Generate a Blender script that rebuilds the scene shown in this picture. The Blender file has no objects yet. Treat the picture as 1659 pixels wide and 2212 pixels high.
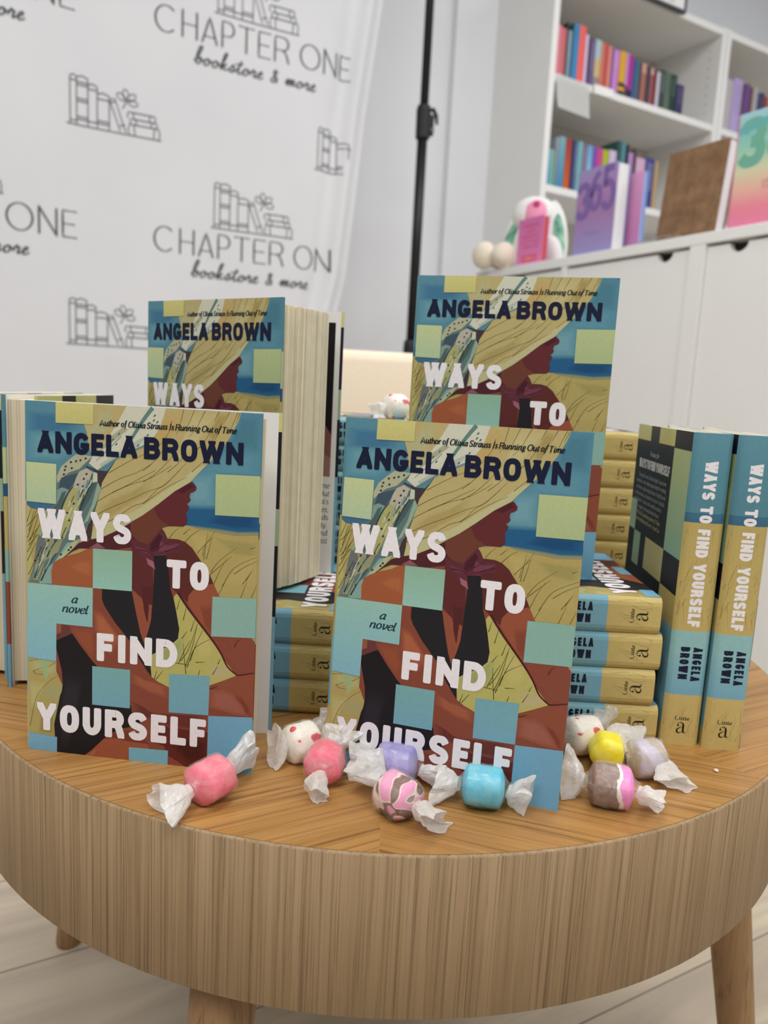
import bpy, bmesh, math, random
from mathutils import Vector, Matrix, noise
from mathutils.geometry import tessellate_polygon

random.seed(7)
PI = math.pi
SC = bpy.context.scene
COL = SC.collection
cos, sin, R = math.cos, math.sin, math.radians

# ------------------------------------------------------------------ camera
F_PX, PITCH, ROLL, EYE = 1665.5, 0.1563, 0.0523, 0.2325     # table top is z = 0
cam_d = bpy.data.cameras.new('camera')
cam = bpy.data.objects.new('camera', cam_d); COL.objects.link(cam)
fw = Vector((0, cos(PITCH), -sin(PITCH))); u0 = Vector((0, sin(PITCH), cos(PITCH))); r0 = Vector((1, 0, 0))
rt = r0 * cos(ROLL) + u0 * sin(ROLL); up = -r0 * sin(ROLL) + u0 * cos(ROLL)
m = Matrix((rt, up, -fw)).transposed().to_4x4(); m.translation = (0, 0, EYE)
cam.matrix_world = m
cam_d.sensor_fit = 'VERTICAL'; cam_d.sensor_height = 36.0; cam_d.lens = F_PX / 2212 * 36.0
cam_d.clip_start = 0.02; cam_d.clip_end = 60
cam_d.dof.use_dof = True; cam_d.dof.focus_distance = 0.455; cam_d.dof.aperture_fstop = 8.5
SC.camera = cam

# ------------------------------------------------------------------ world and lamps
FLOOR_Z, CEIL_Z = -0.42, 2.35
world = bpy.data.worlds.new('room light'); SC.world = world; world.use_nodes = True
bgn = world.node_tree.nodes['Background']; bgn.inputs[0].default_value = (0.93, 0.96, 1.0, 1); bgn.inputs[1].default_value = 0.42
def area(name, loc, sx, sy, power, rz=0.0, col=(1, 0.985, 0.965)):
    d = bpy.data.lights.new(name, 'AREA'); d.shape = 'RECTANGLE'; d.size = sx; d.size_y = sy; d.energy = power; d.color = col
    o = bpy.data.objects.new(name, d); COL.objects.link(o); o.location = loc; o.rotation_euler = (0, 0, rz)
    return o
ROOM = R(30)
D1 = Vector((cos(ROOM), sin(ROOM), 0)); N1 = Vector((sin(ROOM), -cos(ROOM), 0)); D2 = -N1     # along the wall, out of the wall, into the wall
for i, (x, y, p) in enumerate([(-0.3, 0.0, 22), (0.7, 1.3, 26), (-0.9, -1.2, 36), (0.9, -1.0, 40), (2.3, 1.9, 30), (2.4, 0.0, 24), (-1.5, 0.6, 14)]):
    area('ceiling_lamp', (x, y, CEIL_Z - 0.06), 1.2, 0.6, p, ROOM)
SC.view_settings.view_transform = 'Standard'; SC.view_settings.look = 'None'
SC.view_settings.exposure = -0.42; SC.view_settings.gamma = 1.0; SC.view_settings.use_curve_mapping = False

# ------------------------------------------------------------------ helpers
def lin(c):
    c = c / 255.0
    return c / 12.92 if c <= 0.04045 else ((c + 0.055) / 1.055) ** 2.4
def rgb(c, k=1.0):
    return tuple(min(lin(x) * k, 0.92) for x in c) + (1.0,)

def tag(o, label=None, cat=None, group=None, kind=None):
    if label: o['label'] = label
    if cat: o['category'] = cat
    if group: o['group'] = group
    if kind: o['kind'] = kind
    return o
def empty(name, loc=(0, 0, 0), rz=0.0):
    o = bpy.data.objects.new(name, None); COL.objects.link(o); o.empty_display_size = 0.02
    o.location = loc; o.rotation_euler = (0, 0, rz); return o
def link(name, me, parent=None, label=None):
    o = bpy.data.objects.new(name, me); COL.objects.link(o)
    if parent: o.parent = parent
    if label: o['label'] = label
    return o
def mesh_bm(name, bm, mats, smooth=False):
    me = bpy.data.meshes.new(name); bm.normal_update(); bm.to_mesh(me); bm.free()
    for mt in (mats if isinstance(mats, (list, tuple)) else [mats]): me.materials.append(mt)
    if smooth:
        for p in me.polygons: p.use_smooth = True
    return me
def bm_box(bm, lo, hi, mat=0, bev=0.0, M=None):
    x0, y0, z0 = lo; x1, y1, z1 = hi
    vs = [bm.verts.new(v) for v in ((x0, y0, z0), (x1, y0, z0), (x1, y1, z0), (x0, y1, z0), (x0, y0, z1), (x1, y0, z1), (x1, y1, z1), (x0, y1, z1))]
    fs = [bm.faces.new([vs[i] for i in f]) for f in ((0, 3, 2, 1), (4, 5, 6, 7), (0, 1, 5, 4), (1, 2, 6, 5), (2, 3, 7, 6), (3, 0, 4, 7))]
    for f in fs: f.material_index = mat
    if bev:
        es = list({e for f in fs for e in f.edges})
        r = bmesh.ops.bevel(bm, geom=es, offset=bev, segments=2, affect='EDGES', profile=0.5)
        for f in r['faces']: f.material_index = mat
        vs = list({v for f in r['faces'] for v in f.verts} | {v for v in vs if v.is_valid})
    if M is not None:
        for v in vs: v.co = M @ v.co
    return vs
def bm_lathe(bm, prof, seg=32, M=None, mat=0, close=False):
    rings = []
    for r, z in prof:
        rings.append([bm.verts.new((r * cos(2 * PI * i / seg), r * sin(2 * PI * i / seg), z)) for i in range(seg)])
    for a, b in zip(rings, rings[1:]):
        for i in range(seg):
            f = bm.faces.new((a[i], a[(i + 1) % seg], b[(i + 1) % seg], b[i])); f.material_index = mat
    if close:
        bm.faces.new(rings[0][::-1]).material_index = mat; bm.faces.new(rings[-1]).material_index = mat
    if M is not None:
        for r in rings:
            for v in r: v.co = M @ v.co
def bm_tube(bm, pts, radii, seg=12, mat=0):
    rings = []; n = len(pts); pts = [Vector(p) for p in pts]
    for i, p in enumerate(pts):
        t = (pts[min(i + 1, n - 1)] - pts[max(i - 1, 0)]).normalized()
        a = t.cross(Vector((0, 0, 1)) if abs(t.z) < 0.9 else Vector((1, 0, 0))).normalized(); b = t.cross(a)
        rr = radii[i] if isinstance(radii, (list, tuple)) else radii
        rings.append([bm.verts.new(p + (a * cos(2 * PI * k / seg) + b * sin(2 * PI * k / seg)) * rr) for k in range(seg)])
    for a, b in zip(rings, rings[1:]):
        for k in range(seg): bm.faces.new((a[k], a[(k + 1) % seg], b[(k + 1) % seg], b[k])).material_index = mat
    bm.faces.new(rings[0][::-1]).material_index = mat; bm.faces.new(rings[-1]).material_index = mat

# ------------------------------------------------------------------ materials
class NT:
    def __init__(s, name):
        s.m = bpy.data.materials.new(name); s.m.use_nodes = True; s.t = s.m.node_tree; s.p = s.t.nodes['Principled BSDF']; s.out = s.t.nodes['Material Output']
    def n(s, kind, **kw):
        nd = s.t.nodes.new('ShaderNode' + kind)
        for k, v in kw.items():
            if k in nd.inputs.keys() if isinstance(k, str) else False: nd.inputs[k].default_value = v
            else: setattr(nd, k, v)
        return nd
    def l(s, a, b): s.t.links.new(a, b)
    def mix(s, fac, a, b, blend='MIX'):
        nd = s.t.nodes.new('ShaderNodeMix'); nd.data_type = 'RGBA'; nd.blend_type = blend
        for sock, v in ((nd.inputs[0], fac), (nd.inputs[6], a), (nd.inputs[7], b)):
            if hasattr(v, 'links'): s.l(v, sock)
            else: sock.default_value = v
        return nd.outputs[2]
    def ramp(s, fac, stops):
        nd = s.t.nodes.new('ShaderNodeValToRGB'); e = nd.color_ramp.elements
        while len(e) < len(stops): e.new(0.5)
        for k, (p, c) in zip(e, stops): k.position = p; k.color = c
        s.l(fac, nd.inputs[0]); return nd.outputs[0]
    def coord(s, scale=(1, 1, 1), rot=(0, 0, 0), which='Object', loc=(0, 0, 0)):
        tc = s.t.nodes.new('ShaderNodeTexCoord'); mr = s.t.nodes.new('ShaderNodeMapping'); mp = s.t.nodes.new('ShaderNodeMapping')
        mr.inputs['Rotation'].default_value = rot; mp.inputs['Scale'].default_value = scale; mp.inputs['Location'].default_value = loc
        s.l(tc.outputs[which], mr.inputs[0]); s.l(mr.outputs[0], mp.inputs[0]); return mp.outputs[0]
    def noise(s, vec, scale, detail=4, rough=0.5, dist=0.0):
        nd = s.t.nodes.new('ShaderNodeTexNoise'); s.l(vec, nd.inputs['Vector'])
        nd.inputs['Scale'].default_value = scale; nd.inputs['Detail'].default_value = detail; nd.inputs['Roughness'].default_value = rough; nd.inputs['Distortion'].default_value = dist
        return nd.outputs[0]
    def bump(s, h, strength, dist=0.001):
        nd = s.t.nodes.new('ShaderNodeBump'); nd.inputs['Strength'].default_value = strength; nd.inputs['Distance'].default_value = dist
        s.l(h, nd.inputs['Height']); s.l(nd.outputs[0], s.p.inputs['Normal'])
    def base(s, sock): s.l(sock, s.p.inputs['Base Color'])
    def set(s, rough=0.5, spec=0.5, metal=0.0):
        s.p.inputs['Roughness'].default_value = rough; s.p.inputs['Specular IOR Level'].default_value = spec; s.p.inputs['Metallic'].default_value = metal; return s
_plain = {}
def plain(name, c, rough=0.5, spec=0.4, var=0.06, scale=40, metal=0.0):
    if name in _plain: return _plain[name]
    t = NT(name); t.set(rough, spec, metal)
    base = rgb(c); dark = tuple(x * (1 - var) for x in base[:3]) + (1,); lite = tuple(min(1, x * (1 + var)) for x in base[:3]) + (1,)
    t.base(t.ramp(t.noise(t.coord(), scale, 3), [(0.3, dark), (0.7, lite)]))
    _plain[name] = t.m; return t.m

def print_mat(name, rough, spec, grain=0.10, scale=260):
    t = NT(name); t.set(rough, spec)
    at = t.t.nodes.new('ShaderNodeAttribute'); at.attribute_name = 'Col'
    n1 = t.ramp(t.noise(t.coord((1, 1, 1)), scale, 6, 0.65), [(0.25, (1 - grain * 1.6,) * 3 + (1,)), (0.75, (1 + grain,) * 3 + (1,))])
    t.base(t.mix(1.0, at.outputs['Color'], n1, 'MULTIPLY'))
    return t.m
M_JACKET = print_mat('printed jacket paper', 0.46, 0.22, 0.045, 420)
M_PRINT = print_mat('printed matt paper', 0.6, 0.3, 0.03)
M_CLOTHPRINT = print_mat('printed banner cloth', 0.9, 0.1, 0.02)

def page_mat(name, axis, c0=(226, 214, 188), c1=(190, 176, 148), freq=900):
    t = NT(name); t.set(0.9, 0.1)
    sc = [2.0, 2.0, 2.0]; sc[axis] = freq
    t.base(t.ramp(t.noise(t.coord(tuple(sc)), 1.0, 2), [(0.32, rgb(c1)), (0.62, rgb(c0))])); return t.m
M_PAGES = page_mat('cream page edges', 1)
M_PAGEFAN = print_mat('fanned page edges', 0.9, 0.1, 0.05, 90)
M_WHITEPAGES = page_mat('white page edges', 1, (236, 236, 236), (206, 206, 206), 600)

def wood(name, c_dark, c_mid, c_lite, rot=0.0, vertical=False, seed=0.0, rough=0.42, fine=1.0, knots=False):
    t = NT(name); t.set(rough, 0.35)
    if vertical: v = t.coord((40 * fine, 40 * fine, 1.3), (0, 0, 0), loc=(seed, seed, 0))
    else: v = t.coord((1.5, 92 * fine, 2), (0, 0, rot), loc=(seed, seed, 0))
    broad = t.noise(v, 1.0, 3, 0.55, 0.6); fineg = t.noise(v, 4.0, 5, 0.7, 0.5)
    c = t.ramp(broad, [(0.28, rgb(c_mid)), (0.72, rgb(c_lite))])
    pores = t.ramp(fineg, [(0.33, (.25, .25, .25, 1)), (0.50, (1, 1, 1, 1))])
    c = t.mix(pores, rgb(c_dark), c)
    c = t.mix(0.30, c, t.ramp(fineg, [(0.3, rgb(c_mid)), (0.7, rgb(c_lite))]))
    if knots:     # one eye-shaped knot, dark rim and crack
        tc = t.n('TexCoord'); mp = t.n('Mapping'); mp.vector_type = 'POINT'; t.l(tc.outputs['Object'], mp.inputs[0])
        mp.inputs['Location'].default_value = tuple(-a * b for a, b in zip((-.1591, -.3080, .4035), (60, 60, 95))); mp.inputs['Scale'].default_value = (62, 62, 100)
        ln = t.n('VectorMath'); ln.operation = 'LENGTH'; t.l(mp.outputs[0], ln.inputs[0])
        ad = t.n('Math'); ad.operation = 'MULTIPLY_ADD'; ad.inputs[1].default_value = 1.0; t.l(ln.outputs['Value'], ad.inputs[0])
        mm = t.n('Math'); mm.operation = 'MULTIPLY'; mm.inputs[1].default_value = .9; t.l(fineg, mm.inputs[0]); t.l(mm.outputs[0], ad.inputs[2])
        c = t.mix(t.ramp(ad.outputs[0], [(.55, (.95, .95, .95, 1)), (.75, (.25, .25, .25, 1)), (.9, (.6, .6, .6, 1)), (1.0, (0, 0, 0, 1))]), c, rgb((84, 60, 34)))
    t.base(c); t.bump(fineg, 0.22, 0.0006); return t.m
WT = ((84, 50, 18), (148, 104, 54), (182, 138, 80))
GRAIN = [29, -18, 30, -13, 29, -18, 30, -13]
M_TOP = [wood('oak veneer top %d' % i, *WT, rot=-R(g), seed=i * 3.1, rough=0.34) for i, g in enumerate([30, -13, 29, -18])]
M_APRON = wood('limed oak veneer', (74, 54, 30), (138, 113, 80), (170, 144, 110), vertical=True, rough=0.6, fine=4.0, knots=True)
M_LEG = wood('oak leg', (92, 66, 40), (146, 112, 76), (170, 134, 94), vertical=True, rough=0.5, fine=2.0)

def floor_mat():
    t = NT('pale wood plank floor'); t.set(0.5, 0.3)
    v = t.coord((1, 1, 1), (0, 0, -ROOM))
    br = t.t.nodes.new('ShaderNodeTexBrick'); t.l(v, br.inputs['Vector'])
    br.inputs['Color1'].default_value = rgb((208, 194, 170)); br.inputs['Color2'].default_value = rgb((190, 176, 156)); br.inputs['Mortar'].default_value = rgb((110, 96, 84))
    br.inputs['Scale'].default_value = 1.0; br.inputs['Mortar Size'].default_value = 0.0012; br.inputs['Brick Width'].default_value = 1.1; br.inputs['Row Height'].default_value = 0.17; br.inputs['Bias'].default_value = 0.1
    g = t.noise(t.coord((1.6, 14, 1), (0, 0, -ROOM)), 1.6, 6, 0.6, 1.0)
    c = t.mix(t.ramp(g, [(0.35, (0, 0, 0, 1)), (0.65, (0.75, 0.75, 0.75, 1))]), br.outputs[0], rgb((158, 144, 130)))
    t.base(t.mix(0.75, br.outputs[0], c)); return t.m
M_FLOOR = floor_mat()
M_WALL = plain('painted wall', (236, 237, 240), 0.85, 0.2, 0.015, 3)
M_WHITE = plain('white laminate', (238, 238, 236), 0.5, 0.35, 0.012, 6)
M_BACKP = plain('shelf back panel', (206, 200, 192), 0.7, 0.2, 0.02, 6)
M_BLACK = plain('black coated steel', (26, 26, 28), 0.45, 0.4, 0.1, 50)
M_BLACKPLASTIC = plain('black plastic', (34, 34, 36), 0.55, 0.4, 0.1, 50)
M_CREAM = plain('cream upholstery', (242, 226, 202), 0.9, 0.1, 0.03, 200)
M_INNER = plain('white jacket paper', (232, 230, 226), 0.6, 0.3, 0.015, 60)
M_PAPER = plain('white paper', (244, 244, 242), 0.8, 0.2, 0.01, 30)

# ------------------------------------------------------------------ printed artwork: flat coloured shapes laid on a surface
class Art:
    """Collects coloured polygons in metres on a sheet; place(x, y, depth) turns them into the mesh."""
    STEP = 6e-7
    def __init__(s, place, k=1.0): s.V = []; s.F = []; s.C = []; s.place = place; s.d = 4e-6; s.k = k
    def col(s, c): return rgb(c, s.k) if max(c) > 1.0 or c == (0, 0, 0) else tuple(c) + (1,)
    def add(s, pts, c, c2=None, bump=True, tri=None):
        if bump: s.d += s.STEP
        if len(pts) < 3: return
        a = s.col(c); b = s.col(c2) if c2 else None
        base = len(s.V); ys = [p[1] for p in pts]; y0, y1 = min(ys), max(ys)
        for p in pts: s.V.append(s.place(p[0], p[1], s.d))
        if tri is None: tri = [(0, 1, 2)] if len(pts) == 3 else tessellate_polygon([[Vector((p[0], p[1], 0)) for p in pts]])
        for t in tri:
            s.F.append([base + i for i in t])
            for i in t:
                if b: w = (y1 - ys[i]) / max(y1 - y0, 1e-9); s.C.append(tuple(a[j] * (1 - w) + b[j] * w for j in range(4)))
                else: s.C.append(a)
    def quad(s, x0, y0, x1, y1, c, c2=None, bump=True): s.add([(x0, y0), (x1, y0), (x1, y1), (x0, y1)], c, c2, bump, [(0, 1, 2), (0, 2, 3)])
    def ribbon(s, pts, w, c, bump=True, nib=None):
        if bump: s.d += s.STEP
        n = len(pts); L = []; Rr = []
        for i, p in enumerate(pts):
            a = pts[max(i - 1, 0)]; b = pts[min(i + 1, n - 1)]
            dx, dy = b[0] - a[0], b[1] - a[1]; l = math.hypot(dx, dy) or 1e-9; dx /= l; dy /= l
            hw = 0.0 if w is None else (w(i / (n - 1)) if callable(w) else w) * 0.5
            if nib: hw = 0.5 * (nib[0] + (nib[1] - nib[0]) * abs(dx * sin(nib[2]) - dy * cos(nib[2])))
            L.append((p[0] - dy * hw, p[1] + dx * hw)); Rr.append((p[0] + dy * hw, p[1] - dx * hw))
        for i in range(n - 1): s.add([L[i], L[i + 1], Rr[i + 1], Rr[i]], c, None, False, [(0, 1, 2), (0, 2, 3)])
    def disc(s, x, y, r, c, n=10, bump=False, ry=None):
        s.add([(x + r * cos(2 * PI * i / n), y + (ry or r) * sin(2 * PI * i / n)) for i in range(n)], c, None, bump, [(0, i, i + 1) for i in range(1, n - 1)])
    def piece(s, P, c, box, tf):
        """one convex piece of a letter, trimmed to the letter's box"""
        for ax, lim, sg in ((0, box[0], 1), (0, box[2], -1), (1, box[1], 1), (1, box[3], -1)):
            out = []
            for a, b in zip(P, P[1:] + P[:1]):
                da, db = (a[ax] - lim) * sg, (b[ax] - lim) * sg
                if da >= 0: out.append(a)
                if (da > 0 and db < 0) or (da < 0 and db > 0): t = da / (da - db); out.append((a[0] + (b[0] - a[0]) * t, a[1] + (b[1] - a[1]) * t))
            P = out
            if len(P) < 3: return
        s.d += 4e-7; s.add([tf(*p) for p in P] if tf else P, c, None, False, [(0, i, i + 1) for i in range(1, len(P) - 1)])
    def heavy(s, pts, h, c, box, tf=None):
        """thick letter stroke: mitred along curves, long square ends at corners and slants (trimmed by the box), rounded square ends elsewhere"""
        q = h / 2; closed = math.hypot(pts[0][0] - pts[-1][0], pts[0][1] - pts[-1][1]) < 1e-9; runs = [[pts[0]]]
        for i in range(1, len(pts)):
            runs[-1].append(pts[i])
            if i < len(pts) - 1:
                a, b, d = pts[i - 1], pts[i], pts[i + 1]; t = abs((math.atan2(d[1] - b[1], d[0] - b[0]) - math.atan2(b[1] - a[1], b[0] - a[0]) + PI) % (2 * PI) - PI)
                if t > R(40): runs.append([b])
        loop = closed and len(runs) == 1
        for ri, r in enumerate(runs):
            L = []; Q = []; n = len(r)
            for i, p in enumerate(r):
                if loop and i in (0, n - 1): a, b = r[-2], r[1]
                else: a, b = r[max(i - 1, 0)], r[min(i + 1, n - 1)]
                l = math.hypot(b[0] - a[0], b[1] - a[1]) or 1e-9; ux, uy = (b[0] - a[0]) / l, (b[1] - a[1]) / l
                L.append((p[0] - uy * q, p[1] + ux * q)); Q.append((p[0] + uy * q, p[1] - ux * q))
            for i in range(n - 1): s.piece([L[i], L[i + 1], Q[i + 1], Q[i]], c, box, tf)
            if loop: continue
            for (x, y), (xa, ya), free in ((r[0], r[1], ri == 0 and not closed), (r[-1], r[-2], ri == len(runs) - 1 and not closed)):
                l = math.hypot(x - xa, y - ya) or 1e-9; ux, uy = (x - xa) / l, (y - ya) / l; slant = abs(ux) > .1 and abs(uy) > .1; curve = n > 5
                edge = y - q < box[1] + h * .3 or y + q > box[3] - h * .3; e = q * (.25 if curve and slant else .45 if slant and not edge else 1.7 if slant else 1.0); rr = q * (.40 if slant and not edge else .0 if slant and not curve else .42 if free else .30); P = [(0, q)]
                for a in ((0, 30, 60, 90) if rr else (0,)): P.append((e - rr + rr * sin(R(a)), q - rr + rr * cos(R(a)))) if rr else P.append((e, q))
                P = P + [(x_, -y_) for x_, y_ in P[::-1]]
                s.piece([(x + ux * g - uy * f, y + uy * g + ux * f) for g, f in P], c, box, tf)
    def out(s, bm, mat=0):
        lay = bm.loops.layers.float_color.get('Col') or bm.loops.layers.float_color.new('Col')
        vs = [bm.verts.new(v) for v in s.V]; k = 0
        for f in s.F:
            try: fc = bm.faces.new([vs[i] for i in f])
            except ValueError: k += 3; continue
            fc.material_index = mat
            for lp in fc.loops: lp[lay] = s.C[k]; k += 1

def smooth(pts, n=6):
    out = []; P = [pts[0]] + list(pts) + [pts[-1]]
    for i in range(1, len(P) - 2):
        p0, p1, p2, p3 = P[i - 1:i + 3]
        for j in range(n):
            t = j / n
            out.append(tuple(0.5 * (2 * p1[k] + (p2[k] - p0[k]) * t + (2 * p0[k] - 5 * p1[k] + 4 * p2[k] - p3[k]) * t * t + (3 * p1[k] - p0[k] - 3 * p2[k] + p3[k]) * t ** 3) for k in (0, 1)))
    out.append(tuple(pts[-1])); return out
def arc(cx, cy, rx, ry, a0, a1, n=12): return [(cx + rx * cos(R(a0 + (a1 - a0) * i / n)), cy + ry * sin(R(a0 + (a1 - a0) * i / n))) for i in range(n + 1)]

# skeleton capitals in a unit box: width, strokes
def _o(n=24):   # tall rounded O
    pts = []
    for i in range(n + 1):
        a = 2 * PI * i / n; c_, s_ = cos(a), sin(a); e = 0.8
        pts.append((0.5 + 0.5 * math.copysign(abs(c_) ** e, c_), 0.5 + 0.5 * math.copysign(abs(s_) ** e, s_)))
    return pts
CAPS = {
 'A': (.68, [[(0, 0), (.5, 1), (1, 0)], [(.2, .24), (.8, .24)]]), 'N': (.70, [[(0, 0), (0, 1)], [(0, 1), (1, 0)], [(1, 0), (1, 1)]]),
 'G': (.66, [arc(.5, .62, .5, .38, 28, 180, 10) + arc(.5, .38, .5, .38, 180, 345, 12) + [(1, .40), (.66, .40)]]),
 'E': (.54, [[(1, 1), (0, 1), (0, 0), (1, 0)], [(0, .5), (.85, .5)]]), 'L': (.54, [[(0, 1), (0, 0), (1, 0)]]),
 'B': (.67, [[(0, 0), (0, 1), (.55, 1)] + arc(.55, .765, .37, .235, 90, -90, 8) + [(0, .53)], [(0, .53), (.6, .53)] + arc(.6, .265, .4, .265, 90, -90, 8) + [(0, 0)]]),
 'R': (.68, [[(0, 0), (0, 1), (.6, 1)] + arc(.6, .74, .36, .26, 90, -90, 8) + [(0, .48)], [(.55, .48), (.72, .42), (.86, .28), (1, 0)]]),
 'O': (.68, [_o()]), 'W': (1.0, [[(0, 1), (.24, 0), (.5, .92), (.76, 0), (1, 1)]]), 'Y': (.68, [[(0, 1), (.5, .42), (1, 1)], [(.5, .42), (.5, 0)]]),
 'S': (.66, [smooth([(.98, .84), (.80, .98), (.5, 1.01), (.16, .95), (.0, .76), (.14, .58), (.5, .49), (.87, .39), (1.0, .22), (.84, .05), (.5, -.01), (.18, .03), (.02, .17)], 4)]),
 'T': (.70, [[(0, 1), (1, 1)], [(.5, 1), (.5, 0)]]), 'F': (.54, [[(0, 0), (0, 1), (1, 1)], [(0, .5), (.85, .5)]]), 'I': (.28, [[(.5, 0), (.5, 1)]]),
 'D': (.68, [[(0, 0), (0, 1), (.42, 1)] + arc(.42, .5, .58, .5, 90, -90, 12) + [(0, 0)]]), 'U': (.65, [[(0, 1), (0, .38)] + arc(.5, .38, .5, .38, 180, 360, 12) + [(1, 1)]]),
 'C': (.72, [arc(.5, .5, .5, .5, 48, 312, 22)]), 'H': (.64, [[(0, 0), (0, 1)], [(1, 0), (1, 1)], [(0, .5), (1, .5)]]),
 'P': (.55, [[(0, 0), (0, 1), (.5, 1)] + arc(.5, .72, .5, .28, 90, -90, 8) + [(0, .44)]]), 'M': (.85, [[(0, 0), (0, 1), (.5, .2), (1, 1), (1, 0)]]),
 '3': (.62, [smooth([(0, .82), (.25, 1), (.75, 1), (.95, .8), (.8, .58), (.45, .53)], 4), smooth([(.45, .53), (.85, .48), (1, .27), (.8, .03), (.3, 0), (0, .16)], 4)]),
 '6': (.62, [smooth([(.85, 1), (.4, .86), (.1, .55), (0, .28), (.2, .03), (.6, -.02), (.95, .15), (.97, .42), (.7, .58), (.3, .54), (.02, .32)], 4)]),
 '5': (.62, [smooth([(.95, 1), (.5, 1), (.15, 1), (.12, .8), (.08, .58), (.4, .64), (.8, .56), (1, .3), (.8, .04), (.35, -.02), (0, .14)], 4)]),
}
def caps_line(a, text, x0, y0, x1, y1, c, weight=.27, gap=.15, space=.16, rot=None):
    """heavy capitals filling the box exactly; rot maps box coordinates to the sheet"""
    H_ = y1 - y0; tot = 0.0
    for i, ch in enumerate(text): tot += space if ch == ' ' else CAPS[ch][0] + (gap if i < len(text) - 1 and text[i + 1] != ' ' else (gap * .4 if i < len(text) - 1 else 0))
    k = (x1 - x0) / (tot * H_); x = x0; h = weight * H_; a.d += a.STEP; d0 = top = a.d
    for i, ch in enumerate(text):
        a.d = d0
        if ch == ' ': x += space * H_ * k; continue
        w, strokes = CAPS[ch]; w = w * H_ * k
        for st in strokes:
            pts = [(x + h / 2 + px * max(w - h, 0), y0 + h / 2 + py * (H_ - h)) for px, py in st]
            a.heavy(pts, h, c, (x, y0, x + w, y1), rot)
        x += w + (gap if i < len(text) - 1 and text[i + 1] != ' ' else gap * .4) * H_ * k; top = max(top, a.d)
    a.d = top + 4e-7

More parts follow.
